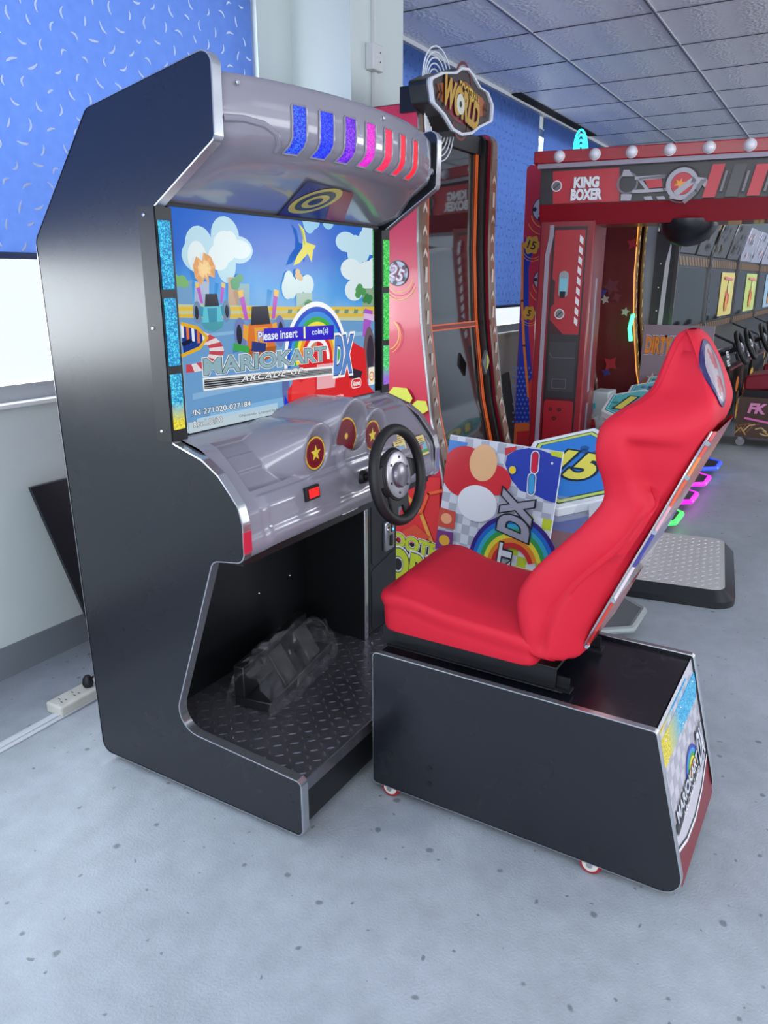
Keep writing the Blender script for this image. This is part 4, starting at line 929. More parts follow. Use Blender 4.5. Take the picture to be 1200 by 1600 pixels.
# cushion
def cushion():
    m = MB(); NXc, NY = 30, 44; x0, x1 = 1.858, 2.285; rows = []
    y_b, y_f = .606, 1.128
    def top(fx, fy):
        crown = .045 * (1 - (2 * fx - 1) ** 4) * (.45 + .55 * fy); z = .640 + .034 * fy + .022 * math.exp(-((fy - .80) / .16) ** 2)
        return z + crown + (.025 * fx)
    ring = []
    # outline (rounded rectangle) from the centre outwards: rings scale
    out = fillet([(x0, y_b), (x1, y_b), (x1, y_f), (x0, y_f)], [.03, .03, .085, .045], 9)
    # resample outline
    P_ = [Vector(p) for p in out]; L_ = [0]
    for i in range(len(P_)): L_.append(L_[-1] + (P_[(i + 1) % len(P_)] - P_[i]).length)
    N = 96; RS = []
    for k in range(N):
        s = L_[-1] * k / N; i = max(j for j in range(len(P_)) if L_[j] <= s); f = (s - L_[i]) / max(L_[i + 1] - L_[i], 1e-9); RS.append(P_[i].lerp(P_[(i + 1) % len(P_)], f))
    c = Vector(((x0 + x1) / 2, (y_b + y_f) / 2))
    # side wall: taper in at the bottom, groove, overhanging lip, domed top
    for (sc, dz, mode) in ((.90, -.092, 'b'), (.945, -.094, 'b'), (.960, -.085, 'b'), (.968, -.045, 'b'), (.970, -.032, 'b'), (.985, -.024, 'b'), (1.0, -.012, 't'), (1.002, .0, 't'), (.985, .014, 't'), (.95, .021, 't'), (.88, .024, 't'), (.75, .0, 'c'), (.55, .0, 'c'), (.35, .0, 'c'), (.15, .0, 'c'), (.001, 0, 'c')):
        rr = []
        for p in RS:
            q = c + (p - c) * sc; fx = (q.x - x0) / (x1 - x0); fy = (q.y - y_b) / (y_f - y_b); fx = min(1, max(0, fx)); fy = min(1, max(0, fy))
            te = top(fx, fy)
            ze = .640 + .034 * fy + .022 * math.exp(-((fy - .80) / .16) ** 2) * .6 + .025 * fx
            if mode == 'b': z = ze + dz * (1.0 if dz > -.05 else (1.0))
            elif mode == 't': z = ze + dz * .8
            else: z = te + .014
            if mode == 'b' and dz < -.08: z = .572 + (dz + .094)
            rr.append(Vector((q.x, q.y, z)))
        rows.append(rr)
    m.grid(rows, RED, closed=True); m.add(rows[0], [tuple(range(N))], RED); return m.build('seat_cushion', seat, ang=75)
cushion()
# backrest: sections across the back, from the hips to the headrest
XC = 2.075
st = [ # z, y back, y rim, half width back, half width rim, y inner
 (.598, .525, .600, .150, .185, .590), (.612, .508, .640, .155, .208, .62), (.66, .497, .660, .158, .216, .60), (.72, .476, .674, .158, .218, .58), (.78, .450, .676, .156, .217, .555), (.84, .425, .650, .155, .214, .53), (.90, .400, .605, .152, .208, .50), (.96, .375, .552, .148, .198, .47), (1.02, .350, .505, .145, .184, .44), (1.07, .330, .478, .144, .174, .415), (1.12, .309, .484, .148, .180, .395),
 (1.17, .288, .498, .156, .198, .375), (1.22, .268, .499, .162, .208, .355), (1.265, .250, .489, .165, .203, .34), (1.295, .242, .462, .162, .180, .335), (1.325, .242, .420, .152, .145, .33), (1.355, .250, .398, .135, .112, .325), (1.40, .268, .386, .114, .092, .33), (1.44, .288, .376, .096, .080, .335), (1.465, .303, .368, .080, .066, .335), (1.482, .318, .358, .055, .048, .335), (1.489, .330, .345, .02, .02, .337)]
ridge = [(a_.z, a_.y) for a_ in (atx(845, 1015, 1.868), atx(850, 985, 1.868), atx(862, 948, 1.868), atx(902, 903, 1.87), atx(950, 864, 1.875), atx(988, 829, 1.885), atx(1012, 800, 1.895), atx(992, 748, 1.895), atx(984, 715, 1.885), atx(982, 682, 1.88), atx(990, 668, 1.88))]
def yridge(z):
    r = ridge
    if z <= r[0][0]: return r[0][1]
    for p, q in zip(r[:-1], r[1:]):
        if p[0] <= z <= q[0]: return p[1] + (q[1] - p[1]) * (z - p[0]) / (q[0] - p[0])
    return r[-1][1]
def interp(st, n=5):
    out = []
    for i in range(len(st) - 1):
        p0_, p1_, p2_, p3_ = st[max(i - 1, 0)], st[i], st[i + 1], st[min(i + 2, len(st) - 1)]
        for k in range(n):
            t = k / n; out.append(tuple(.5 * (2 * b + (c - a) * t + (2 * a - 5 * b + 4 * c - d) * t * t + (-a + 3 * b - 3 * c + d) * t ** 3) for a, b, c, d in zip(p0_, p1_, p2_, p3_)))
    out.append(st[-1]); return out
m = MB(); rows = []
for (z, yb, yr, wb, wr, yi) in interp(st):
    dz = z
    # the outer side: a ridge runs up it; above the waist the side behind the ridge is scooped in
    yd = yr - yb; yq = min(max(yridge(z), yb + .28 * yd), yb + .80 * yd); fade = 1 - sm(1.26, 1.33, z)
    scoop = .030 * sm(1.03, 1.09, z) * (1 - sm(1.215, 1.245, z)); groove = .019 * (1 - sm(1.0, 1.10, z)) * sm(.60, .66, z)
    lob = .006 * sm(.62, .70, z) * fade
    wl = lambda f: wb + (wr - wb) * f
    y1, y2 = yb + (yq - yb) * .35, yb + (yq - yb) * .72
    half = [(0, yb - .0), (wb * .55, yb - .003), (wb * .86, yb + .002), (wb * .97, yb + .008), (wb + .003, yb + .020),
            (wl(.55) - scoop * .35, y1), (wl(.85) - scoop, y2), (wl(1) - scoop - groove * .2, yq - .020), (wl(1) - scoop * .85 - groove, yq - .006), (wl(1) - groove * .9 + lob * .3, yq + .004), (wr + lob, yq + (yr - yq) * .30), (wr + lob, yq + (yr - yq) * .62), (wr + .002, yr - .018), (wr - .006, yr - .005), (wr - .016, yr), (wr - .030, yr - .004), (wr - .044, yr - .022),
            (wr - .058, yi + (yr - yi) * .35), (wr * .60, yi + .004), (wr * .3, yi), (0, yi)]
    rr = [Vector((XC - a, b, z)) for a, b in half] + [Vector((XC + a, b, z)) for a, b in half[-2:0:-1]]
    rows.append(rr)
m.grid(rows, RED, closed=True); m.add(rows[0], [tuple(range(len(rows[0])))], RED); m.add(rows[-1], [tuple(range(len(rows[-1])))[::-1]], RED)
bk = m.build('backrest', seat, ang=80)
# printed shell panel on the back
m = Art((XC - .200, .532, .65), (1, 0, 0), (0, -.39, .92), step=.0006, start=.0)
sh = MB(); pts = []
pz = [(z_, .476 - .414 * (z_ - .72) - .002, w_) for z_, w_ in ((.64, .13), (.70, .152), (.80, .156), (.90, .154), (1.0, .147), (1.07, .145), (1.15, .152), (1.20, .148), (1.235, .142), (1.262, .13))]
SHM = [mat('shell_clear_edge', (226, 214, 214), .2, coat=.6)]
cols = [(196, 40, 44), (206, 60, 40), (226, 210, 214), (70, 60, 150), (226, 170, 180), (232, 96, 60), (236, 130, 60), (214, 60, 40), (196, 30, 40)]
for (a, b, c) in zip(pz[:-1], pz[1:], cols):
    mt = mat('shell_print_%02x%02x%02x' % c, c, .22, coat=.7)
    vs = [Vector((XC + s * w_, y_ - .008 - d, z_)) for (z_, y_, w_) in (a, b) for s in (-1, 1) for d in (0, .008)]
    sh.add(vs, [(0, 2, 6, 4), (1, 5, 7, 3), (0, 4, 5, 1), (2, 3, 7, 6)], mt)
so_ = sh.build('printed_back_shell', bk, smooth=False)
for k in (0, 2, 4, 6, 8):
    z_, y_, w_ = pz[k]; m2 = MB(); m2.lathe([(.006, -.006), (.006, .006)], (XC - w_ - .001, y_ - .012, z_), (-1, 0, 0), CHROME, 10); m2.build('shell_clip', so_)
m = MB(); m.tube([Vector((XC - w_ - .004, y_ - .004, z_)) for (z_, y_, w_) in pz], .0035, SILV, 8); m.build('shell_trim', so_)
# oval badge draped over the rounded back of the headrest
from mathutils.bvhtree import BVHTree
_bm = bmesh.new(); _bm.from_mesh(bk.data); _bv = BVHTree.FromBMesh(_bm); bo_ = wloc(bk)
bN = Vector((-.50, -.82, .24)).normalized(); bc = Vector((XC - .052, .275, 1.388)); bU = Vector((0, 0, 1)).cross(bN).normalized(); bV = bN.cross(bU).normalized()
if bV.z < 0: bU, bV = -bU, -bV
def drape(u, v, d):
    o = bc + bU * u + bV * v + bN * .3 - bo_; h = _bv.ray_cast(o, -bN)
    return (h[0] + bo_ + bN * d) if h[0] is not None else bc + bU * u + bV * v + bN * d
m = MB(); RN = [0, .15, .3, .45, .6, .75, .86, .93, 1.0, 1.0]; K_ = 40
BN_, BG_, BR_ = ink((40, 36, 88)), ink((146, 132, 142)), ink((150, 36, 50))
gridp = [[drape((.062) * r * math.cos(2 * PI * j / K_), .084 * r * math.sin(2 * PI * j / K_), .0045 if k < 9 else -.003) for j in range(K_)] for k, r in enumerate(RN)]
for k in range(len(RN) - 1):
    for j in range(K_):
        t = 2 * PI * (j + .5) / K_; rr = (RN[k] + RN[k + 1]) / 2; x_, y_ = rr * math.cos(t), rr * math.sin(t)
        c_ = BN_ if rr > .86 else (BR_ if (abs(x_) < .42 and .1 < abs(y_) < .66 and abs(abs(x_) - abs(y_) * .5) < .17) else BG_)
        m.add([gridp[k][j], gridp[k + 1][j], gridp[k + 1][(j + 1) % K_], gridp[k][(j + 1) % K_]], [(0, 1, 2, 3)], c_)
m.build('oval_badge', bk, smooth=False, fix=False)
seat.rotation_euler.z = R(-.8)

# ================================================================== FOOTBALL MACHINES (tall frame with a dark mirror screen)
def arcade_frame(x0, wd, label, artfn, dy=0, topper=True, back=2.42, strip_cols=((116, 84, 66), (196, 180, 170)), glass_c=(14, 15, 18), side_c=(214, 52, 78), edge_m=None, name='football_machine', hs=1.0):
    t = empty(name, (x0 + wd / 2, 2.05 + dy, 0), label, 'arcade machine', 'red football game machines' if name == 'football_machine' else None)
    fr = [(1.885, 2.33), (1.882, 1.78), (1.858, 1.40), (1.821, 1.126), (1.792, .921), (1.718, .618), (1.69, .35), (1.69, .03)]
    fr = [(a + dy, b * hs if b > .1 else b) for a, b in fr]
    out = fillet([(1.885 + dy, 2.40 * hs)] + fr[1:] + [(back + dy, .03), (back + dy, 2.40 * hs)], [.07, .2, .3, .3, .3, .3, .1, .01, .01, .04], 6)
    sidem = mat('side_print_%02x%02x%02x' % side_c, side_c, .3, coat=.3)
    for xx in (x0, x0 + wd - .03):
        m = MB(); m.prism(out, lambda a, b: Vector((xx, a, b)), lambda a, b: Vector((xx + .03, a, b)), sidem); p = m.build('side_panel', t, ang=25)
        n = len(out); rows = []
        for i in range(n + 1):
            i %= n; q = Vector(out[i]); rows.append([Vector((xx - .003, *q)), Vector((xx + .034, *q))])
        c2 = Vector((2.1 + dy, 1.2)); rows = [[Vector((r[0].x, *(Vector((r[0].y, r[0].z)) + (Vector((r[0].y, r[0].z)) - c2).normalized() * .003))), Vector((r[1].x, *(Vector((r[1].y, r[1].z)) + (Vector((r[1].y, r[1].z)) - c2).normalized() * .003)))] for r in rows]
        m = MB(); m.grid(rows, edge_m or SILV); m.build('edge_trim', p, ang=60)
    # front path sampled for the lit strips and the mirror
    fp = [q for q in out if q[0] < 2.0 + dy and q[1] < 2.39 * hs]
    fp.sort(key=lambda q: -q[1])
    def band(xa, xb, off, mt, nm, par, z0=0, z1=9, th=.012):
        rows = [[Vector((xa, y + off, z)), Vector((xb, y + off, z)), Vector((xb, y + off + th, z)), Vector((xa, y + off + th, z))] for (y, z) in fp if z0 <= z <= z1]
        m = MB(); m.grid(rows, mt, closed=True); return m.build(nm, par, ang=60)
    sc, sa = strip_cols
    SM = mat('strip_%02x%02x%02x' % sc, sc, .25, coat=.8); AM = mat('strip_arrow_%02x%02x%02x' % sa, sa, .3)
    for xa, xb in ((x0 + .031, x0 + .095), (x0 + wd - .095, x0 + wd - .031)):
        s_ = band(xa, xb, -.012, SM, 'lit_edge_strip', t)
        m = MB(); z = .15
        while z < 2.2 * hs:
            y = None
            for a, b in zip(fp[:-1], fp[1:]):
                if b[1] <= z <= a[1]: y = a[0] + (b[0] - a[0]) * (a[1] - z) / max(1e-6, a[1] - b[1]) - .0135
            if y:
                cx = (xa + xb) / 2; k = int(z * 100) % 3
                if k: m.add([(cx - .02, y, z - .015), (cx, y, z + .012), (cx + .02, y, z - .015), (cx + .02, y, z + .01), (cx, y, z + .037), (cx - .02, y, z + .01)], [(0, 1, 4, 5), (1, 2, 3, 4)], AM)
                else: m.add([(cx - .012, y, z - .03), (cx + .012, y, z - .03), (cx + .012, y, z + .05), (cx - .012, y, z + .05)], [(0, 1, 2, 3)], AM)
            z += .105
        m.build('arrow_print', s_, smooth=False, fix=False)
    GL = mat('mirror_glass_%02x' % glass_c[0], glass_c, .04, spec=.9, coat=1)
    sc_ = band(x0 + .1, x0 + wd - .1, .06, GL, 'mirror_screen', t)
    band(x0 + .095, x0 + .135, .02, BLK2, 'screen_frame', t, th=.05); band(x0 + wd - .135, x0 + wd - .095, .02, BLK2, 'screen_frame', t, th=.05)
    OR = mat('orange_led_line', (150, 60, 20), .35, emit=.35, ergb=(255, 110, 40))
    for xa in ((x0 + .20, x0 + wd - .175) if wd > .6 else ()): band(xa, xa + .008, .052, OR, 'orange_line', t, th=.004); band(xa + .02, xa + .028, .052, OR, 'orange_line', t, th=.004)
    m = MB(); yb = 1.858 + dy + .052
    if wd > .6:
      pass
    m.box((x0 + .2, yb - .005, 1.345 * hs), (x0 + wd - .16, yb, 1.352 * hs), OR); m.box((x0 + .2, yb - .005, 1.372 * hs), (x0 + wd - .16, yb, 1.379 * hs), OR); m.box((x0 + .2, yb - .003, 1.352 * hs), (x0 + wd - .16, yb + .001, 1.372 * hs), mat('dark_red_line', (110, 24, 20), .4)); m.build('crossbar_lines', t)
    bz = [q for q in out]
    m = MB(); m.box((x0 + .03, 1.99 + dy, .05), (x0 + wd - .03, back - .02 + dy, 2.30 * hs), BLK2); m.box((x0 + .03, 1.93 + dy, 2.28 * hs), (x0 + wd - .03, back - .01 + dy, 2.37 * hs), BLK2); m.build('cabinet_body', t)
    if artfn: artfn(t, x0, dy)
    return t
def swoosh(a, cx, cy, r, cols, a0=PI * 1.05, a1=PI * 1.95, sx=1.0):
    for k, c in enumerate(cols): a.ring(cx, cy - r * .12 * k, r * (1.18 + .16 * k), r * (1.12 + .16 * k), ink(c), sx=sx, a0=a0 + .12 * k, a1=a1 - .12 * k)
def ball(a, cx, cy, r, txt, fg=(196, 40, 70)):
    swoosh(a, cx + r * .15, cy - r * .25, r * 1.05, ((240, 190, 60), (226, 60, 60), (240, 190, 60)))
    a.poly(ell(cx, cy, r, r), ink((44, 50, 60))); a.poly(ell(cx, cy, r * .92, r * .92), ink((190, 200, 214)))
    for k in range(5):
        t = PI / 2 + 2 * PI * k / 5 + .3; a.poly(ell(cx + r * .76 * math.cos(t), cy + r * .76 * math.sin(t), r * .2, r * .2, 5), ink((44, 50, 60)))
    a.poly(ell(cx, cy, r * .28, r * .28, 5), ink((44, 50, 60)))
    a.text(txt, cx, cy, r * .95, ink((206, 214, 226)), rot=-.45, bold=.02, out=ink(fg), outw=.04)
def flower(a, cx, cy, r, txt):
    swoosh(a, cx + r * .15, cy - r * .25, r * 1.1, ((240, 180, 60), (240, 180, 60)))
    pts = [(cx + r * (1 + .12 * math.cos(6 * t)) * math.cos(t), cy + r * (1 + .12 * math.cos(6 * t)) * math.sin(t)) for t in [2 * PI * i / 48 for i in range(48)]]
    a.poly(pts, ink((224, 178, 66))); a.text(txt, cx, cy, r * .9, ink((36, 30, 26)), rot=-.3, bold=.02)
def hexa(a, pts, c): a.poly(pts, ink(c))
def fw1_art(t, x0, dy):
    a = Art((x0, 2.42, 0), (0, -1, 0), (0, 0, 1), step=.001, start=.0008); a.clip = (.01, .03, .70, 2.35)
    def c(u, v): q = atx(u, v, x0); return (2.42 - q.y, q.z)
    k = c(622, 427); ball(a, k[0], k[1], .062, '25')
    k = c(612, 522); swoosh(a, k[0] - .03, k[1], .07, ((240, 200, 60), (240, 150, 60)), a0=-1.2, a1=.9)
    a.poly([c(600, 745), c(690, 745), c(700, 860), c(600, 920)], ink((240, 62, 66)))
    for ps, cc in (([(606, 618), (617, 604), (638, 606), (647, 622), (640, 634), (614, 632)], (228, 232, 90)), ([(642, 635), (654, 625), (668, 626), (672, 640), (660, 648), (648, 644)], (228, 232, 90)),
                   ([(600, 690), (640, 680), (664, 700), (668, 760), (640, 800), (600, 790)], (238, 44, 56)), ([(620, 742), (660, 752), (664, 790), (610, 800)], (240, 58, 60))):
        a.poly([c(*p) for p in ps], ink(cc))
    a.line([c(*p) for p in ((600, 700), (636, 770), (660, 800), (690, 880))], .022, ink((250, 170, 80))); a.line([c(*p) for p in ((636, 770), (600, 800))], .02, ink((250, 150, 70))); a.line([c(*p) for p in ((660, 800), (672, 770), (700, 764))], .016, ink((250, 110, 70)))
    a.poly([c(*p) for p in ((632, 828), (652, 818), (676, 838), (640, 850))], ink((240, 90, 66)))
    # slanting lettering
    k = c(640, 862); rot = -.42
    a.poly([c(*p) for p in ((606, 842), (690, 852), (690, 890), (606, 890))], ink((44, 40, 44)))
    def tx(s_, u, v, h, w): q = c(u, v); a.text(s_, q[0], q[1], h, ink((216, 226, 60)), w=w, rot=-.12, bold=.05, out=ink((60, 70, 50)), outw=.02, out2=ink((250, 250, 250)), outw2=.06)
    tx('FOOTBALL', 668, 855, .075, .50); tx('WORLD', 640, 884, .17, .62)
    a.build('side_print', t)
def fw2_art(t, x0, dy):
    a = Art((x0, 2.17, 0), (0, -1, 0), (0, 0, 1), step=.0012, start=.001); a.clip = (.004, .03, .44, 2.36)
    def c(u, v): q = atx(u, v, x0); return (2.17 - q.y, q.z)
    a.poly([c(*p) for p in ((838, 372), (820, 372), (790, 700), (840, 700), (836, 640), (826, 520), (826, 420))], ink((30, 64, 190)))
    for r in range(14):
        for q in range(6):
            k = c(803 + q * 6 + (3 if r % 2 else 0) - r * .1, 575 + r * 7); u_ = 803 + q * 6
            lim = 822 + (575 + r * 7 - 520) * .10
            if u_ < lim: a.mb.add([a.P(k[0] + .011, k[1]), a.P(k[0], k[1] + .011), a.P(k[0] - .011, k[1]), a.P(k[0], k[1] - .011)], [(0, 1, 2, 3)], ink((96, 140, 226)))
    a.d += a.step
    a.line([c(*p) for p in ((817, 380), (816, 470), (819, 540), (826, 620))], .02, ink((246, 140, 60))); a.poly([c(*p) for p in ((826, 600), (850, 560), (850, 700), (830, 700))], ink((238, 60, 62)))
    a.poly([c(*p) for p in ((798, 662), (824, 660), (832, 664), (835, 700), (795, 700))], ink((246, 130, 66))); a.poly([c(*p) for p in ((808, 674), (836, 672), (846, 690), (846, 704), (806, 704))], ink((226, 50, 60)))
    k = c(850, 327); ball(a, k[0], k[1], .085, '?'); k = c(833, 383); flower(a, k[0], k[1], .062, '15'); k = c(852, 437); ball(a, k[0], k[1], .08, '?'); k = c(830, 489); flower(a, k[0], k[1], .05, '5')
    k = c(856, 558); a.poly([(k[0] - .06, k[1]), (k[0], k[1] + .08), (k[0] + .06, k[1]), (k[0], k[1] - .08)], ink((236, 210, 60)))
    a.build('side_print', t)
fm1 = arcade_frame(3.5, .97, 'red football game machine with dark mirror screen and sign on top, beside the black cabinet', fw1_art)
# small lit arrow on its right strip
m = MB(); q = aty(760, 566, 1.80); m.add([(q.x - .05, 1.80, q.z), (q.x, 1.80, q.z + .07), (q.x + .05, 1.80, q.z), (q.x, 1.80, q.z - .07), (q.x - .05, 1.815, q.z), (q.x, 1.815, q.z + .07), (q.x + .05, 1.815, q.z), (q.x, 1.815, q.z - .07)], [(0, 1, 2, 3), (4, 7, 6, 5), (0, 4, 5, 1), (1, 5, 6, 2), (2, 6, 7, 3), (3, 7, 4, 0)], mat('grey_arrow_plate', (96, 98, 100), .35)); ar = m.build('arrow_light', fm1)
a = Art((q.x, 1.7995, q.z), (1, 0, 0), (0, 0, 1), step=.0008); a.ring(-.02, 0, .05, .036, ink((206, 206, 70)), a0=-1, a1=1); a.ring(-.035, 0, .05, .038, ink((120, 124, 40)), a0=-.9, a1=.9); a.build('arrow_print', ar)
# topper sign
def topper(par, dx=0, dyy=0):
    yT = 1.78
    def c(u, v): q = aty(u, v, 1.78); return (q.x, q.z)
    P_ = [(671, 122), (692, 112), (713, 112), (722, 105), (733, 106), (742, 118), (752, 136), (764, 144), (772, 165), (770, 190), (750, 200), (738, 210), (722, 212), (708, 204), (694, 180), (676, 160)]
    out = fillet([c(*p) for p in P_], .02, 3)
    cx = sum(p[0] for p in out) / len(out); cy = sum(p[1] for p in out) / len(out)
    def f(y): return lambda a, b: Vector((a + dx, y + dyy, b))
    s = MB(); s.prism(out, f(yT + .012), f(yT + .11), BLK2); so__ = s.build('topper_sign', par, smooth=False)
    r = MB(); inn = [(cx + (a - cx) * .93, cy + (b - cy) * .92) for a, b in out]; n = len(out)
    r.add([f(yT)(*p) for p in out] + [f(yT)(*p) for p in inn] + [f(yT + .02)(*p) for p in out] + [f(yT + .014)(*p) for p in inn], [(i, (i + 1) % n, n + (i + 1) % n, n + i) for i in range(n)] + [(i, 2 * n + i, 2 * n + (i + 1) % n, (i + 1) % n) for i in range(n)] + [(n + i, n + (i + 1) % n, 3 * n + (i + 1) % n, 3 * n + i) for i in range(n)], mat('sign_rim', (214, 216, 226), .3)); r.build('sign_rim', so__, smooth=False)
    a = Art((dx, yT + .0115 + dyy, 0), (1, 0, 0), (0, 0, 1), step=.0008)
    a.poly(inn, ink((52, 40, 40))); a.poly([(cx + (p[0] - cx) * .84, cy + (p[1] - cy) * .62) for p in inn], ink((158, 84, 34)))
    a.poly([c(*p) for p in ((696, 122), (700, 172), (716, 190), (728, 196), (748, 186), (750, 158), (740, 150), (730, 130))], ink((120, 30, 44)))
    k = c(727, 132); a.ring(k[0], k[1], .10, .085, ink((96, 36, 40)), a0=.2, a1=2.8); k = c(722, 188); a.ring(k[0], k[1], .09, .078, ink((110, 40, 40)), a0=PI + .2, a1=2 * PI - .1)
    for (u, v, sg) in ((687, 143, 1), (762, 173, -1)):
        k = c(u, v)
        for d in (0, .03): a.line([(k[0] - .012 * sg + d * sg, k[1] + .03), (k[0] + .008 * sg + d * sg, k[1]), (k[0] - .012 * sg + d * sg, k[1] - .03)], .012, ink((70, 36, 24)))
    k0, k1 = Vector(c(716, 142)), Vector(c(754, 152)); k = (k0 + k1) / 2; a.text('FOOTBALL', k.x, k.y, .05, ink((214, 178, 60)), w=.24, rot=-.12, bold=.03, out=NB, outw=.03)
    k = Vector(c(726, 160)); a.text('WORLD', k.x - .02, k.y - .01, .12, ink((190, 146, 46)), w=.40, rot=-.16, shear=.15, bold=.05, out=NB, outw=.03)
    k = c(720, 163); a.poly(ell(k[0], k[1], .045, .045, 18), ink((206, 206, 190))); a.poly(ell(k[0], k[1], .016, .016, 5), NB)
    a.build('sign_print', so__)
    AC = mat('acrylic_line', (226, 230, 240), .25, spec=.6)
    kc = c(709, 130); kd = c(712, 192)
    for i in range(5):
        rr = .155 - i * .022; pts = [Vector((kc[0] + dx + rr * math.cos(t), yT + .085 + i * .004 + dyy, kc[1] + rr * 1.05 * math.sin(t))) for t in [PI * k / 24 for k in range(25)]] + [Vector((kd[0] + dx + rr * math.cos(t), yT + .085 + i * .004 + dyy, kd[1] + rr * 1.05 * math.sin(t))) for t in [PI + PI * k / 24 for k in range(25)]]
        m = MB(); m.tube(pts, .0038, AC, 6, closed=True); m.build('acrylic_ring', so__)
    m = MB(); k = c(690, 178); m.box((k[0] - .06 + dx, yT + .10 + dyy, 2.36), (k[0] + .25 + dx, 1.97 + dyy, 2.47), BLK2); m.build('sign_mount', so__)
topper(fm1)
fm2 = arcade_frame(5.7, .97, 'second red football game machine, half hidden behind the red boxing machine', fw2_art, dy=.05, back=2.12)
# third tall machine with amber lit edges further along
AMB = mat('amber_edge', (230, 160, 70), .3, emit=.8, ergb=(250, 170, 70))
fm3 = arcade_frame(6.9, .34, 'tall dark game machine with amber lit edges and green arrow seen through the gantry', None, dy=-.25, strip_cols=((150, 110, 60), (230, 196, 110)), side_c=(110, 44, 44), edge_m=AMB, name='game_machine', hs=.93)
a = Art((6.9, 2.17, 0), (0, -1, 0), (0, 0, 1), step=.003, start=.003); rn = random.Random(5)
for i in range(30):
    x_, z_ = rn.uniform(.05, .55), rn.uniform(.3, 2.0); a.poly(star(x_, z_, rn.uniform(.03, .09), .5, rn.choice((3, 4, 5)), rn.uniform(0, 3)), ink(rn.choice(((206, 130, 60), (60, 70, 140), (180, 50, 60), (190, 180, 170), (120, 60, 70)))), up=True)
a.build('side_print', fm3)
m = MB(); q = aty(985, 512, 1.60); ga = mat('green_arrow_light', (40, 220, 110), .3, emit=5, ergb=(60, 255, 140))
for sgn in (-1, 1): m.add([(q.x - .09, 1.585, q.z), (q.x - .02, 1.585, q.z), (q.x + .06, 1.585, q.z + sgn * .11), (q.x - .02, 1.585, q.z + sgn * .11), (q.x - .09, 1.60, q.z), (q.x - .02, 1.60, q.z), (q.x + .06, 1.60, q.z + sgn * .11), (q.x - .02, 1.60, q.z + sgn * .11)], [(0, 1, 2, 3), (7, 6, 5, 4), (0, 4, 5, 1), (1, 5, 6, 2), (2, 6, 7, 3), (3, 7, 4, 0)], ga)
m.build('arrow_light', fm3)
# cyan neon topper rings seen over the gantry: sign of the second football machine
m = MB(); q = aty(908, 228, 1.95); CY_ = mat('cyan_neon', (40, 210, 230), .3, emit=2.2, ergb=(50, 225, 240))
tn = empty('neon_topper', (q.x, 1.95, 2.40), None, None)
bpy.data.objects.remove(tn)
for i in range(4):
    rr = .17 - i * .035; m = MB(); m.tube([Vector((q.x - 0 + rr * math.cos(t), 1.95, q.z - .06 + rr * math.sin(t))) for t in [PI * k / 20 for k in range(21)]], .008, CY_, 6); m.build('neon_ring', fm2)
m = MB(); m.box((q.x - .2, 1.94, q.z - .09), (q.x + .2, 2.05, q.z - .05), BLK2); m.box((q.x - .03, 1.95, 2.3), (q.x + .03, 2.05, q.z - .09), BLK2); m.build('neon_mount', fm2)

# grey slotted panel leaning by the wall between the football machines
gp = MB(); GP = mat('dark_grey_panel', (84, 86, 92), .45)
def gpf(u, v, d=0): return Vector((6.60 + u, 2.66 + .14 * v / .75 - d, v))
gp.prism([(0, 0), (.50, 0), (.50, .76), (0, .72)], lambda a, b: gpf(a, b, .02), lambda a, b: gpf(a, b), GP)
for i in range(8): gp.add([gpf(.20 + .0, .62 - i * .06, .021), gpf(.28, .63 - i * .06, .021), gpf(.28, .642 - i * .06, .021), gpf(.20, .632 - i * .06, .021)], [(0, 1, 2, 3)], mat('slot_pale', (170, 172, 178), .5))
tag(gp.build('slotted_panel', smooth=False), 'dark grey slotted panel leaning under the window between the two football machines', 'panel')

# ================================================================== BOXING MACHINE (gantry)
kb = empty('boxing_machine', (5.1, 1.2, 0), 'red gantry boxing machine with white bulbs and white lettering', 'arcade machine')
e1 = Vector((.134, -.991, 0)).normalized(); e2 = Vector((.991, .134, 0)).normalized(); KO = Vector((5.0, 1.75, 0))
def K(a, d, z): return KO + e1 * a + e2 * d + Vector((0, 0, z))
def kpx(u, v, d=0): q = onp(u, v, KO + e2 * d, -e2); r = q - KO; return r.dot(e1), q.z
LEN = 2.35
pL = kpx(870, 500)[0]; pR = kpx(938, 500)[0]
def kbox(a0, a1, d0, d1, z0, z1, m_, nm, par=kb, **k): m = MB(); m.box((a0, d0, z0), (a1, d1, z1), m_, K); return m.build(nm, par, **k)
zA = kpx(940, 350)[1]; zB = kpx(930, 318)[1]; zC = kpx(930, 262)[1]; zD = kpx(930, 235)[1]
print('KB', pL, pR, zA, zB, zC, zD)
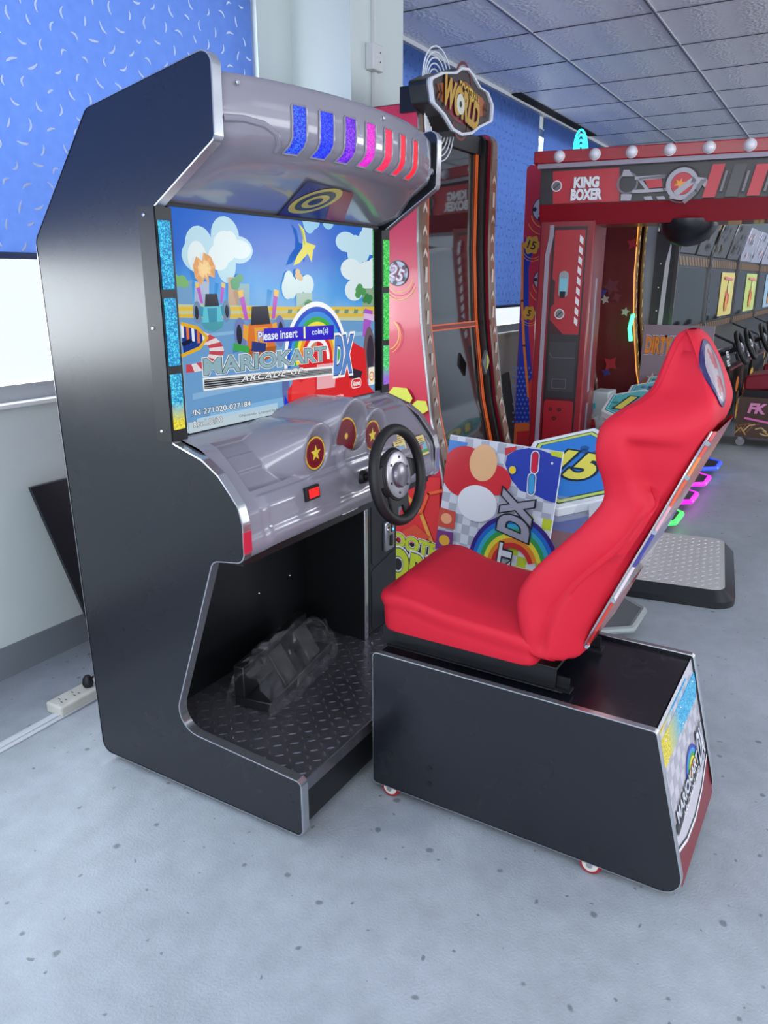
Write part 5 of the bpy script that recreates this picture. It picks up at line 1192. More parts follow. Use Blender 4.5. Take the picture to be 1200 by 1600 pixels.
# left post and its twin at the far end
for (a0, a1, art) in ((-.045, .30, True), (LEN - .35, LEN, False)):
    P_ = [(0, 0), (.42, 0), (.42, zA + .02), (.0, zA + .02)]
    m = MB(); m.box((a0, 0, .0), (a1, .52, zA + .03), KRED, K); post = m.build('post', kb, bevel=.012)
    if art:
        A3 = Art(K(a0, -.001, 0), e1, (0, 0, 1), step=.0015, start=.001)
        if A3.N.dot(-e2) < 0: A3.N = -A3.N
        wv = a1 - a0
        A3.rect(.085, .15, wv - .045, zA - .01, NB); A3.rect(.10, .16, wv - .055, zA - .02, ink((60, 14, 26)))
        A3.poly([(.10, 1.36), (.14, 1.32), (.26, 1.20), (wv - .055, 1.10), (wv - .055, zA - .03), (.10, zA - .03)], ink((170, 28, 44)))
        A3.poly([(.10, zA - .03), (.10, 1.62), (.12, 1.60), (.12, 1.46), (.10, 1.44)], ink((60, 14, 26)))
        A3.rect(.10, .86, wv - .055, 1.27, ink((40, 40, 46))); A3.rect(.11, .90, wv - .065, 1.22, ink((54, 54, 60)))
        A3.line([(.11, 1.15), (.13, 1.12), (wv - .07, 1.12)], .004, ink((96, 96, 104))); A3.line([(.14, .92), (.14, .98), (.23, .98), (.23, .92), (.14, .92)], .004, ink((96, 96, 104)))
        A3.rect(.095, .17, wv - .055, .84, ink((150, 16, 34)), .02)
        for (x_, z_) in ((.14, .78), (.20, .78), (.17, .72)): A3.poly(ell(x_, z_, .013, .013, 16), ink((60, 10, 20))); A3.poly(ell(x_, z_, .006, .006, 12), ink((120, 20, 36)))
        for i in range(9):
            z_ = zA - .06 - i * .062; A3.poly([(wv - .085, z_), (wv - .062, z_ - .022), (wv - .062, z_ - .062), (wv - .085, z_ - .04)], ink((226, 220, 226)))
        A3.poly(ell(.165, 1.40, .032, .032, 24), ink((226, 220, 226))); A3.poly(ell(.165, 1.40, .026, .026, 24), ink((120, 120, 124))); A3.line([(.15, 1.385), (.18, 1.415)], .007, ink((40, 40, 44)))
        A3.build('post_print', post)
        m = MB(); zz = [1.48, 1.66]; sl_ = fillet([(a0 + .145, 1.50), (a0 + .205, 1.50), (a0 + .205, 1.665), (a0 + .145, 1.665)], .028)
        m.prism(sl_, lambda a, b: K(a, -.006, b), lambda a, b: K(a, -.018, b), mat('swipe_plate', (150, 156, 162), .25, metal=.5)); cr_ = m.build('card_reader', post)
        m = MB(); m.box((a0 + .152, -.0195, 1.54), (a0 + .198, -.018, 1.62), mat('reader_screen', (120, 190, 206), .3), K); m.box((a0 + .156, -.021, 1.50), (a0 + .19, -.0195, 1.54), BLKR, K); m.build('reader_display', cr_)
        m = MB(); m.add([K(a0 + .045, -.004, .15), K(a0 + .072, -.004, .15), K(a0 + .072, -.004, zA - .18), K(a0 + .092, -.004, zA - .06), K(a0 + .092, -.004, zA), K(a0 + .065, -.004, zA), K(a0 + .065, -.004, zA - .06), K(a0 + .045, -.004, zA - .18)] + [K(a0 + .045, .002, .15), K(a0 + .072, .002, .15), K(a0 + .072, .002, zA - .18), K(a0 + .092, .002, zA - .06), K(a0 + .092, .002, zA), K(a0 + .065, .002, zA), K(a0 + .065, .002, zA - .06), K(a0 + .045, .002, zA - .18)],
            [(0, 1, 2, 7), (2, 3, 6, 7), (3, 4, 5, 6), (0, 8, 9, 1), (1, 9, 10, 2), (2, 10, 11, 3), (3, 11, 12, 4), (4, 12, 13, 5), (5, 13, 14, 6), (6, 14, 15, 7), (7, 15, 8, 0)], GREYS); m.build('grey_strip', post)
        for (z0, z1) in ((.16, .80), (.88, 1.62)):
            m = MB(); m.box((a1 - .002, .19, z0), (a1 + .004, .245, z1), GREYS, K); m.build('side_strip', post)
# header
kbox(-.05, LEN + .03, -.03, .36, zB - .01, zC + .005, BLK2, 'header_core')
m = MB(); m.add([K(-.05, .02, zA), K(LEN, .02, zA), K(LEN, -.035, zB), K(-.05, -.035, zB), K(-.05, .36, zA), K(LEN, .36, zA), K(LEN, .36, zB), K(-.05, .36, zB)], [(0, 1, 2, 3), (4, 7, 6, 5), (0, 4, 5, 1), (3, 2, 6, 7), (0, 3, 7, 4), (1, 5, 6, 2)], KRED); m.build('header_lower', kb, smooth=False)
hb = kbox(-.085, LEN + .08, -.10, .40, zC + .025, zD, KRED2, 'bulb_board', bevel=.006)
kbox(-.06, LEN + .06, -.085, .38, zC, zC + .025, GREYS, 'grey_ledge')
A4 = Art(K(-.05, -.031, zB), e1, (0, 0, 1), step=.0015, start=.002)
if A4.N.dot(-e2) < 0: A4.N = -A4.N
HH = zC - zB; WW = LEN + .05; A4.clip = (.004, .004, WW, HH - .004)
def k4(u, v): a, z = kpx(u, v, -.033); return (a + .05, z - zB)
def K4(*p): return [k4(*q) for q in p]
GD, GM, GL_, RD, WH = ink((60, 56, 62)), ink((110, 106, 114)), ink((166, 162, 172)), ink((188, 34, 52)), ink((232, 230, 236))
A4.poly([(0, 0), (WW, 0), (WW, HH), (0, HH)], ink((46, 42, 48))); A4.poly(K4((864, 268), (968, 262), (968, 316), (895, 322), (864, 330)), RD)
A4.poly(K4((864, 322), (900, 318), (968, 315), (968, 324), (864, 330)), GD)
k = k4(870, 291); A4.poly(ell(k[0], k[1], .032, .032, 24), WH); A4.poly(ell(k[0], k[1], .026, .026, 24), GM); A4.line([(k[0] - .016, k[1] - .014), (k[0] + .016, k[1] + .014)], .008, GD)
q0, q1 = Vector(k4(892, 287)), Vector(k4(942, 283)); c_ = (q0 + q1) / 2; A4.text('KING', c_.x, c_.y, .055, WH, w=.145, bold=.06, out=NB, outw=.03, out2=ink((214, 80, 90)), outw2=.06)
q0, q1 = Vector(k4(886, 306)), Vector(k4(949, 302)); c_ = (q0 + q1) / 2; A4.text('BOXER', c_.x, c_.y, .058, WH, w=.185, bold=.06, out=NB, outw=.03, out2=ink((214, 80, 90)), outw2=.06)
k = k4(981, 287); A4.ring(k[0], k[1], .062, .050, GM); A4.poly(K4((975, 266), (984, 266), (990, 276), (972, 276)), GL_); A4.poly(K4((971, 304), (988, 304), (986, 314), (970, 314)), GL_)
A4.line(K4((994, 279), (1040, 276), (1000, 281), (1012, 297)), .018, GL_); A4.line(K4((990, 300), (1042, 297)), .018, GL_); A4.poly(K4((1008, 282), (1034, 280), (1036, 293), (1014, 295)), RD)
for i in range(3): A4.poly(K4((1006 + i * 20, 308), (1018 + i * 20, 307), (1022 + i * 20, 315), (1010 + i * 20, 316)), GL_)
k = k4(1066, 288); A4.ring(k[0], k[1], .105, .098, NB); A4.ring(k[0], k[1], .088, .062, GL_); A4.poly(ell(k[0], k[1], .060, .060, 24), RD); A4.poly(star(k[0] - .01, k[1] + .0, .034, .4, 6, .3), ink((236, 150, 50)))
A4.line(K4((1058, 302), (1084, 282), (1100, 284), (1112, 300)), .034, GL_); A4.line(K4((1070, 316), (1088, 300), (1098, 284)), .022, GM)
for i in range(8):
    u0 = 1100 + i * 34; A4.poly(K4((u0 + 14, 258), (u0 + 34, 257), (u0 + 14, 318), (u0 - 6, 319)), RD if i % 2 == 0 else GD)
    A4.poly(K4((u0 + 34, 268), (u0 + 38, 268), (u0 + 28, 300), (u0 + 24, 300)), GM)
A4.poly(K4((1113, 312), (1127, 311), (1126, 317), (1112, 317)), WH)
A4.build('header_print', kb)
BUL = mat('white_bulb', (226, 224, 232), .25, coat=.5)
b0 = kpx(874, 247, -.10)[0]; b1 = kpx(929, 243, -.10)[0]; sp_ = b1 - b0; zb_ = (zC + .025 + zD) / 2
for i in range(11):
    x_ = b0 + i * (kpx(1172, 229, -.10)[0] - b0) / 5
    if x_ > LEN: break
    m = MB(); pr = [(.032, -.002), (.034, .004)] + [(.031 * math.cos(t), .006 + .031 * math.sin(t)) for t in [PI / 2 * k / 6 for k in range(6)]]
    m.lathe(pr, K(x_, -.10, zb_), -e2, BUL, 20); m.build('bulb', hb, ang=60)
# speaker dome / punch pad housing under the header
dc = kpx(1075, 352, .1)[0]
m = MB(); m.lathe([(.17, .28), (.18, .24), (.17, .0), (.15, -.02)], K(dc, .1, zA - .0) , -e2, BLKR, 36); 
m = MB(); prf = [(.001, -.135), (.06, -.125), (.11, -.10), (.15, -.06), (.17, -.02), (.172, .02)]
m.lathe(prf, K(dc, .16, zA), (0, 0, 1), mat('punch_bag_black', (14, 16, 24), .35), 36); m.build('punch_bag', kb)
# stand platform with tread plate in front of the machine
pf_ = empty('step_platform', (4.4, .65, 0), 'black-edged floor platform with silver tread plate behind the red seat', 'platform')
z_t = .085; PBL = mat('platform_black', (26, 28, 32), .35)
def ringp(x0, x1, y0, y1, r): return fillet([(x0, y0), (x1, y0), (x1, y1), (x0, y1)], r, 5)
PO = atz(1150, 957, 0) + e1 * -.005
def PF(a, d, z): return PO - e1 * a + e2 * d + Vector((0, 0, z))       # a runs left along the near edge, d away from us
PW_, PD_ = .86, .98
m = MB(); m.grid([[PF(a, b, .0) for a, b in ringp(0, PW_, 0, PD_, .12)], [PF(a, b, .035) for a, b in ringp(0, PW_, 0, PD_, .12)], [PF(a, b, z_t - .004) for a, b in ringp(.052, PW_ - .02, .055, PD_ - .03, .07)], [PF(a, b, z_t - .004) for a, b in ringp(.3, PW_ - .3, .3, PD_ - .3, .02)]], PBL, closed=True); m.build('platform_base', pf_, ang=30)
m = MB(); PT2 = mat('bright_tread_plate', (222, 218, 216), .36, metal=.4)
q_ = ringp(.056, PW_ - .025, .059, PD_ - .035, .066); m.prism(q_, lambda a, b: PF(a, b, z_t - .003), lambda a, b: PF(a, b, z_t), PT2)
tm = MB(); tread(tm, .075, PW_ - .04, .075, PD_ - .05, z_t, .036, .015, .005, .0025, PT2)
m.add([PF(p.x, p.y, p.z) for p in tm.v], tm.f, PT2); m.build('tread_plate', pf_, ang=30)

# ================================================================== HEXAGON-TOPPED PLAY KIOSKS
def kiosk(cx, cy, top_h, label, num, face_c, base_glow, dim=1.0, tilt=28, rim=(236, 240, 244), alt=None):
    TS = dim
    t = empty('game_kiosk', (cx, cy, 0), label, 'game kiosk', 'hexagon-topped game kiosks in a row' )
    # foot plate: elongated hexagon pointing to the aisle
    hx = [(-.25, .19), (-.25, -.18), (-.12, -.34), (.12, -.34), (.25, -.18), (.25, .19)]
    hx2 = fillet(hx, .03, 3)
    m = MB(); m.prism(hx2, lambda a, b: Vector((cx + a, cy + b, .06)), lambda a, b: Vector((cx + a, cy + b, .09)), mat('kiosk_foot', (92, 98, 100), .4) if not base_glow else mat('kiosk_foot_dark', (40, 40, 50), .35)); m.box((cx - .2, cy - .1, 0), (cx + .2, cy + .2, .06), BLK2); ft = m.build('foot_plate', t, bevel=.004)
    pts = [Vector((cx + a, cy + b, .078)) for a, b in hx2]
    m = MB(); m.tube([p + (p - Vector((cx, cy, .078))) * .02 for p in pts], .018, mat('kiosk_rim_grey', (150, 158, 158), .35) if not base_glow else mat('neon_%02x%02x%02x' % base_glow, base_glow, .3, emit=1.6, ergb=base_glow), 8, closed=True); m.build('foot_rim', ft)
    # printed core block
    m = MB(); m.box((cx - .15, cy - .17, .09), (cx + .15, cy + .17, top_h - .16), mat('kiosk_red', (150, 26, 40), .4)); m.box((cx - .152, cy - .172, top_h - .26), (cx + .152, cy + .172, top_h - .16), mat('kiosk_blue', (50, 80, 190), .4)); co = m.build('core', t)
    a = Art((cx - .1525, cy + .17, 0), (0, -1, 0), (0, 0, 1), step=.001); a.poly([(.0, top_h - .34), (.34, top_h - .28), (.34, top_h - .42), (0, top_h - .5)], ink((120, 60, 60))); a.line([(.02, .2), (.06, top_h - .3)], .012, ink((226, 200, 200))); a.poly([(.28, .15), (.34, .15), (.34, .45), (.28, .40)], ink((30, 110, 60))); a.build('core_print', co)
    # clear shell with rounded shoulders
    CL = clear('clear_acrylic', (226, 232, 240), .22, .06)
    m = MB(); rows = []
    for (s_, z_) in ((.98, .09), (.98, top_h - .26), (1.02, top_h - .17), (1.10, top_h - .10), (1.16, top_h - .07)):
        rows.append([Vector((cx + s_ * .20 * a_, cy + s_ * .20 * b_, z_)) for a_, b_ in ringp(-1, 1, -1, 1, .3)])
    m.grid(rows, CL, closed=True); m.build('clear_shell', t)
    for (sx, sy) in ((-1, -1), (-1, .75)):
        m = MB(); pp = [Vector((cx - .21, cy + sy * .17, .09)), Vector((cx - .21, cy + sy * .17, top_h - .30)), Vector((cx - .215, cy + sy * .17, top_h - .18)), Vector((cx - .19, cy + sy * .155, top_h - .10)), Vector((cx - .14, cy + sy * .13, top_h - .06))]
        rows = [[p + Vector((0, -.03, 0)), p + Vector((0, .03, 0)), p + Vector((.006, .03, 0)), p + Vector((.006, -.03, 0))] for p in pp]; m.grid(rows, mat('white_band', (214, 214, 222), .35), closed=True); m.build('white_band', t)
    # tilted hexagon top, reading from the -x side
    U = Vector((0, -1, 0)); V = Vector((math.cos(R(tilt)), 0, math.sin(R(tilt)))); O = Vector((cx, cy, top_h + .02)); N = U.cross(V); N = N if N.z > 0 else -N
    def hexp(r, rx=1.0): r = r * TS; return [(r * rx * math.cos(PI / 2 + PI / 3 * i), r * math.sin(PI / 2 + PI / 3 * i)) for i in range(6)]
    m = MB(); hp_ = fillet(hexp(.30), .02, 3); m.prism(hp_, lambda a, b: O + U * a + V * b - N * .055, lambda a, b: O + U * a + V * b - N * .006, mat('kiosk_top_rim_%02x%02x%02x' % rim, rim, .25)); m.build('top_block', t, bevel=.004)
    a = Art(O - N * .006, U, V, step=.0009, start=.0012)
    if a.N.dot(N) < 0: a.N = -a.N
    a.poly(hexp(.285), ink((236, 240, 240))); a.poly(hexp(.268), ink((24, 60, 60))); a.poly(hexp(.260), ink(alt or (206, 224, 110))); a.poly(hexp(.240), ink((24, 60, 90))); a.poly(hexp(.235), ink(face_c))
    rn = random.Random(int(cx * 31))
    for i in range(14):
        t_ = rn.uniform(0, 2 * PI); r_ = rn.uniform(.05, .19); a.poly(ell(r_ * math.cos(t_), r_ * math.sin(t_), .022, .018, 12), ink(tuple(int(c * .72) for c in face_c)), up=False)
    a.d += a.step
    if num: a.text(num, .0, 0, .17, ink((232, 222, 90)), rot=-.08, shear=.25, bold=.05, out=ink((24, 44, 70)), outw=.05)
    a.build('top_print', t)
    m = MB(); hp_ = fillet(hexp(.315), .025, 3); n = len(hp_); hq = fillet(hexp(.24), .02, 3)
    m.prism(hp_, lambda a, b: O + U * a + V * b - N * .075, lambda a, b: O + U * a + V * b - N * .058, CL); m.build('clear_flange', t)
    return t
hc = atz(908, 722, .78)
print('hex centre', hc)
K1 = (hc.x - .08, hc.y)
kiosk(hc.x - .08, hc.y, .76, 'clear-sided game kiosk with a blue hexagon top showing a yellow 15', '15', (52, 130, 214), None)
cols_ = (((90, 190, 190), (60, 240, 90), 'game kiosk with green-lit foot behind the red seat', '10'), ((110, 190, 210), (235, 30, 235), 'game kiosk with magenta-lit foot, just beyond the green-lit one', None), ((120, 200, 200), (235, 40, 225), 'game kiosk with magenta-lit foot, between two other lit kiosks', None), ((236, 230, 70), (40, 70, 240), 'farthest game kiosk with blue-lit foot right of the red headrest', None))
for kx_, (fc, gc, lab, nm_) in zip((5.25, 5.84, 6.43, 7.04), cols_):
    kiosk(kx_, 1.15, .80, lab, nm_, fc, gc, dim=.78, tilt=20, alt=(120, 230, 230))

# ================================================================== POSTER BOARD
p1 = Vector((3.28, 1.568, .90)); p2 = Vector((3.174, .981, .90)); dn = Vector((-.18, .032, -.983)).normalized(); bu = (p2 - p1).normalized(); BW = (p2 - p1).length; BH = .905
bn = bu.cross(-dn).normalized(); bn = bn if bn.x < 0 else -bn
pb = empty('poster_board', (3.1, 1.3, 0), 'colourful checkered printed board leaning behind the red seat, its lettering sideways', 'poster board')
def PB(a, b, d=0): return p1 + bu * a + dn * b - bn * d
m = MB(); m.prism([(0, 0), (BW, 0), (BW, BH), (0, BH)], lambda a, b: PB(a, b, 0), lambda a, b: PB(a, b, .008), mat('foam_board', (226, 226, 232), .5)); m.build('board', pb, smooth=False)
a = Art(p1 + dn * BH, bu, -dn, step=.0005, start=.0006); a.N = bn; a.clip = (0, 0, BW, BH)
def pz(x, y):
    q = onp(560 + x / 3.0, 640 + y / 3.0, p1, bn); r = q - a.O; return (r.dot(a.U), r.dot(a.V))
def PZ(*p): return [pz(*q) for q in p]
a.rect(0, 0, BW, BH, ink((214, 218, 232)))
for i in range(14):
    for j in range(20):
        if (i + j) % 2: a.mb.add([a.P(*p) for p in ((i * .045, j * .045), (i * .045 + .045, j * .045), (i * .045 + .045, j * .045 + .045), (i * .045, j * .045 + .045)) ] if (i + 1) * .045 <= BW and (j + 1) * .045 <= BH else [a.P(0, 0), a.P(.001, 0), a.P(.001, .001)], [(0, 1, 2, 3)] if (i + 1) * .045 <= BW and (j + 1) * .045 <= BH else [(0, 1, 2)], ink((176, 180, 196)))
a.d += a.step
a.poly(PZ((425, 140), (515, 155), (500, 200), (420, 235)), ink((60, 130, 210)))
# white and yellow-green check at the right edge
for i in range(4):
    for j in range(16):
        x0_, y0_ = BW - .19 + i * .048, BH - .30 - (j + 1) * .048
        if y0_ < 0: continue
        if (i + j) % 2: a.poly([(x0_, y0_), (x0_ + .048, y0_), (x0_ + .048, y0_ + .048), (x0_, y0_ + .048)], ink((206, 220, 60)), up=False)
        else: a.poly([(x0_, y0_), (x0_ + .048, y0_), (x0_ + .048, y0_ + .048), (x0_, y0_ + .048)], ink((232, 236, 242)), up=False)
a.d += a.step
BLU = ink((48, 70, 178)); a.poly(PZ((700, 215), (740, 190), (800, 180), (860, 190), (955, 225), (930, 440), (880, 425), (830, 400), (760, 380), (720, 330), (690, 260)), BLU)
a.poly(PZ((905, 195), (962, 200), (958, 228), (905, 215)), ink((206, 220, 60)))
a.poly(PZ((690, 180), (745, 172), (740, 190), (690, 215)), ink((206, 60, 70)))
for (c, x_, y0_, y1_) in (((214, 40, 72), 827, 215, 280), ((70, 160, 220), 812, 318, 380)):
    k0, k1 = Vector(pz(x_ + 5, y0_)), Vector(pz(x_, y1_)); d = (k1 - k0); nrm = Vector((-d.y, d.x)).normalized()
    for w_, cc in ((.022, (236, 232, 240)), (.017, (40, 50, 120)), (.014, c)):
        pts = []; dd = d.normalized()
        for s_ in range(9): t_ = PI * s_ / 8; pts.append(tuple(k0 - dd * w_ * math.sin(t_) + nrm * w_ * math.cos(t_)))
        for s_ in range(9): t_ = PI * s_ / 8; pts.append(tuple(k1 + dd * w_ * math.sin(t_) - nrm * w_ * math.cos(t_)))
        a.poly(pts, ink(cc))
# plain red and pale swirls fill the picture area
a.poly([tuple(pz(500, 290)[i] + v for i, v in enumerate(p)) for p in ell(0, 0, .13, .12, 30)], ink((206, 40, 56))); a.poly([tuple(pz(640, 330)[i] + v for i, v in enumerate(p)) for p in ell(0, 0, .09, .07, 30)], ink((214, 50, 62)))
a.poly([tuple(pz(560, 440)[i] + v for i, v in enumerate(p)) for p in ell(0, 0, .11, .085, 30)], ink((226, 228, 236))); a.poly([tuple(pz(590, 250)[i] + v for i, v in enumerate(p)) for p in ell(0, 0, .075, .085, 30)], ink((236, 186, 140)))
a.poly(ell(*pz(727, 283), .018, .018, 20), ink((236, 210, 60)))
for (pp, c1, c2) in ((((383, 455), (462, 480), (455, 560), (372, 545)), (206, 80, 70), (240, 170, 130)), (((375, 562), (450, 575), (445, 660), (365, 650)), (120, 60, 130), (226, 170, 60))):
    a.poly(PZ(*pp), ink(c1)); k = pz(sum(p[0] for p in pp) / 4, sum(p[1] for p in pp) / 4); a.poly(ell(k[0], k[1], .032, .026, 18), ink(c2))
a.poly(PZ((365, 660), (420, 665), (400, 720), (355, 720)), ink((190, 206, 90)))
# rainbow arc and sideways lettering
k = pz(720, 640)
for i, c in enumerate(((60, 40, 130), (40, 110, 206), (60, 170, 200), (60, 160, 80), (236, 220, 70), (236, 140, 50), (206, 50, 56))): a.ring(k[0] + .02, k[1] - .09, .235 - i * .021, .212 - i * .021, ink(c), a0=.35, a1=PI + .4)
k0, k1 = Vector(pz(745, 600)), Vector(pz(745, 360)); 
dxs = [(660, 555), (675, 505), (690, 495), (780, 500), (835, 460)]
a.text('DX', *pz(745, 492), .145, ink((160, 160, 176)), w=.215, rot=PI / 2 - .02, shear=.25, bold=.05, out=ink((60, 62, 76)), outw=.02, out2=ink((30, 32, 44)), outw2=.045)
a.text('KART', pz(690, 700)[0], pz(690, 700)[1] - .10, .06, ink((226, 228, 236)), w=.33, rot=PI / 2 - .02, bold=.05, out=ink((60, 62, 76)), outw=.03, out2=ink((20, 22, 30)), outw2=.06)
a.poly(ell(*pz(918, 252), .006, .006, 12), ink((230, 232, 240)))
a.build('board_print', pb)

# ================================================================== FAR ROW OF DRIVING MACHINES
DG = mat('row_dark', (34, 32, 36), .35, coat=.4); DGL = mat('row_mirror', (26, 28, 30), .06, spec=.6)

def warn_mat():
    if 'warning_stripe_paint' in MATS: return MATS['warning_stripe_paint']
    m = mat('warning_stripe_paint', (40, 32, 28), .4); nt = m.node_tree; tc = nt.nodes.new('ShaderNodeTexCoord'); w = nt.nodes.new('ShaderNodeTexWave'); w.bands_direction = 'DIAGONAL'; w.inputs['Scale'].default_value = 5; c = nt.nodes.new('ShaderNodeValToRGB'); c.color_ramp.interpolation = 'CONSTANT'; c.color_ramp.elements[0].color = lin((40, 30, 26)); c.color_ramp.elements[1].position = .5; c.color_ramp.elements[1].color = lin((140, 100, 56))
    nt.links.new(tc.outputs['Object'], w.inputs['Vector']); nt.links.new(w.outputs[0], c.inputs[0]); nt.links.new(c.outputs[0], nt.nodes['Principled BSDF'].inputs['Base Color']); return m
rowdir = Vector((1, -.031, 0)).normalized(); rown = Vector((-.031, -1, 0)).normalized()
def RW(x, d, z): return Vector((7.35, 1.40, 0)) + rowdir * x + rown * d + Vector((0, 0, z))
ROWG = 'driving machines in the far row'
specs = ((0.0, 1.55, 'first driving machine of the far row, its dark mirror reflecting a red seat', ((90, 92, 70), (150, 110, 60)), None), (1.55, 1.75, 'driving machine in the far row with a bright yellow and red poster', ((110, 96, 60), (70, 62, 50)), (232, 214, 120)), (3.3, 1.9, 'driving machine in the far row with a glossy silver header, third along', ((206, 206, 226), (236, 190, 190)), (200, 214, 120)), (5.2, 2.0, 'farthest driving machine of the row at the right edge of the picture', ((200, 204, 226), (230, 196, 170)), (160, 190, 210)))
for i, (xs, w_, lab, hd, pc) in enumerate(specs):
    t = empty('driving_machine', RW(xs + w_ / 2, .2, 0), lab, 'arcade machine', ROWG)
    def b_(x0_, x1_, d0, d1, z0, z1, m_, nm, par=None, **k): m = MB(); m.box((x0_, d0, z0), (x1_, d1, z1), m_, RW); return m.build(nm, par or t, **k)
    e = xs + w_ - .03
    b_(xs, e, -.17, 0, .05, 2.02, DG, 'back_cabinet')
    b_(xs + .03, e - .03, -.001, .012, 1.20, 1.72, DGL, 'mirror_screen')
    for (z0, z1) in ((1.74, 1.82), (1.10, 1.18)):
        b_(xs + .03, e - .03, 0, .014, z0, z1, warn_mat(), 'warning_stripes')
    for xa in (xs + .0, e - .03): b_(xa, xa + .03, -.02, .03, .9, 2.02, mat('row_pillar', (96, 96, 100), .3, metal=.6), 'frame_post')
    # two slanting header boxes
    for k in range(2):
        xa = xs + .06 + k * (w_ - .1) / 2; xb = xa + (w_ - .1) / 2 - .08; m = MB()
        m.add([RW(xa, .02, 1.84), RW(xb, .02, 1.84), RW(xb, .12, 2.22), RW(xa, .12, 2.22), RW(xa, -.17, 1.84), RW(xb, -.17, 1.84), RW(xb, -.17, 2.22), RW(xa, -.17, 2.22)], [(0, 1, 2, 3), (4, 7, 6, 5), (0, 4, 5, 1), (3, 2, 6, 7), (0, 3, 7, 4), (1, 5, 6, 2)], mat('header_dark', (60, 52, 48), .25, coat=.6) if i < 2 else mat('header_silver', (186, 186, 206), .25, coat=.6)); h_ = m.build('header_box', t, bevel=.01)
        A5 = Art(RW(xa, .021, 1.84), rowdir, (RW(0, .12, 2.22) - RW(0, .02, 1.84)), step=.004, start=.005)
        if A5.N.dot(rown) < 0: A5.N = -A5.N
        rn = random.Random(i * 7 + k)
        for q in range(9): A5.poly(star(rn.uniform(.06, xb - xa - .06), rn.uniform(.06, .34), rn.uniform(.03, .08), .5, rn.choice((3, 4, 5)), rn.uniform(0, 3)), ink(rn.choice((hd[0], hd[1], (40, 36, 40)))))
        A5.build('header_print', h_)
    if pc:
        A5 = Art(RW(xs + w_ * .42, .013, 1.22), rowdir, (0, 0, 1), step=.004, start=.004)
        if A5.N.dot(rown) < 0: A5.N = -A5.N
        A5.rect(0, 0, w_ * .5, .48, ink(pc)); A5.poly(star(w_ * .26, .18, .16, .6, 7), ink((226, 90, 70))); A5.poly(ell(w_ * .3, .32, .10, .08), ink((226, 226, 150))); A5.poly(ell(w_ * .22, .14, .07, .09), ink((236, 160, 60))); A5.line([(w_ * .1, .42), (w_ * .4, .40)], .03, ink((226, 130, 130))); A5.build('poster', t)
    # sloping console with buttons
    m = MB(); c0_, c1_ = xs + (.42 if i == 0 else .10), e - .06
    m.add([RW(c0_, .0, 1.12), RW(c1_, .0, 1.12), RW(c1_, .34, .98), RW(c0_, .34, .98), RW(c0_, .0, .78), RW(c1_, .0, .78), RW(c1_, .40, .80), RW(c0_, .40, .80)], [(0, 1, 2, 3), (4, 7, 6, 5), (3, 2, 6, 7), (0, 3, 7, 4), (1, 5, 6, 2), (0, 4, 5, 1)], mat('console_dark', (50, 48, 54), .35)); cn = m.build('console', t, bevel=.01)
    A5 = Art(RW(c0_, .341, .98) + rown * .0, rowdir, RW(0, .34, .98) - RW(0, .40, .80), step=.003, start=.004)
    if A5.N.dot(rown) < 0: A5.N = -A5.N
    A5.O = RW(c0_, .40, .80)
    rn = random.Random(i)
    for q in range(26): x_, z_ = rn.uniform(.25, c1_ - c0_ - .1), rn.uniform(.02, .17); A5.rect(x_, z_, x_ + rn.uniform(.02, .07), z_ + rn.uniform(.008, .03), ink(rn.choice(((150, 152, 160), (96, 96, 104), (190, 190, 196), (120, 24, 40)))))
    for z_ in (.02, .10): A5.rect(.04, z_, .18, z_ + .06, ink((226, 228, 232))); A5.line([(.06, z_ + .02), (.16, z_ + .02)], .006, NB); A5.line([(.06, z_ + .04), (.15, z_ + .04)], .006, NB)
    A5.rect(.02, -.02, c1_ - c0_ - .05, .0, ink((110, 20, 36))); A5.build('console_print', cn)
    for k in range(2):
        wc_ = RW(xs + w_ * (.50 + .38 * k), .52, 1.0); ax = (rown * .92 + Vector((0, 0, .38))).normalized(); U_ = rowdir; V_ = ax.cross(U_)
        m = MB(); m.tube([wc_ + U_ * .15 * math.cos(q) + V_ * .15 * math.sin(q) for q in [2 * PI * s_ / 32 for s_ in range(32)]], .02, BLKR, 10, closed=True); m.lathe([(.05, -.02), (.05, .01), (.03, .02)], wc_, ax, GREY, 20); m.tube([wc_ - U_ * .14, wc_ + U_ * .14], .018, BLKR, 8); m.tube([wc_, wc_ - V_ * .14], .018, BLKR, 8); m.tube([wc_, wc_ - ax * .22], .02, BLKR, 8); m.build('steering_wheel', t)
    b_(xs + (.48 if i == 0 else .15), e - .1, -.02, .30, .06, .78, mat('lower_panel_dark', (40, 36, 34), .4), 'lower_cabinet')
    A5 = Art(RW(xs + (.49 if i == 0 else .16), .301, .10), rowdir, (0, 0, 1), step=.004, start=.004)
    if A5.N.dot(rown) < 0: A5.N = -A5.N
    rn = random.Random(i + 40)
    for q in range(22): A5.poly(ell(rn.uniform(.1, w_ - (.75 if i == 0 else .4)), rn.uniform(.08, .6), rn.uniform(.05, .14), rn.uniform(.04, .09), 9), ink(rn.choice(((236, 180, 60), (226, 120, 40), (246, 220, 110), (90, 70, 60), (60, 50, 60)))))
    A5.build('flame_print', t)
SEATG = 'padded seats in front of the far driving machines'
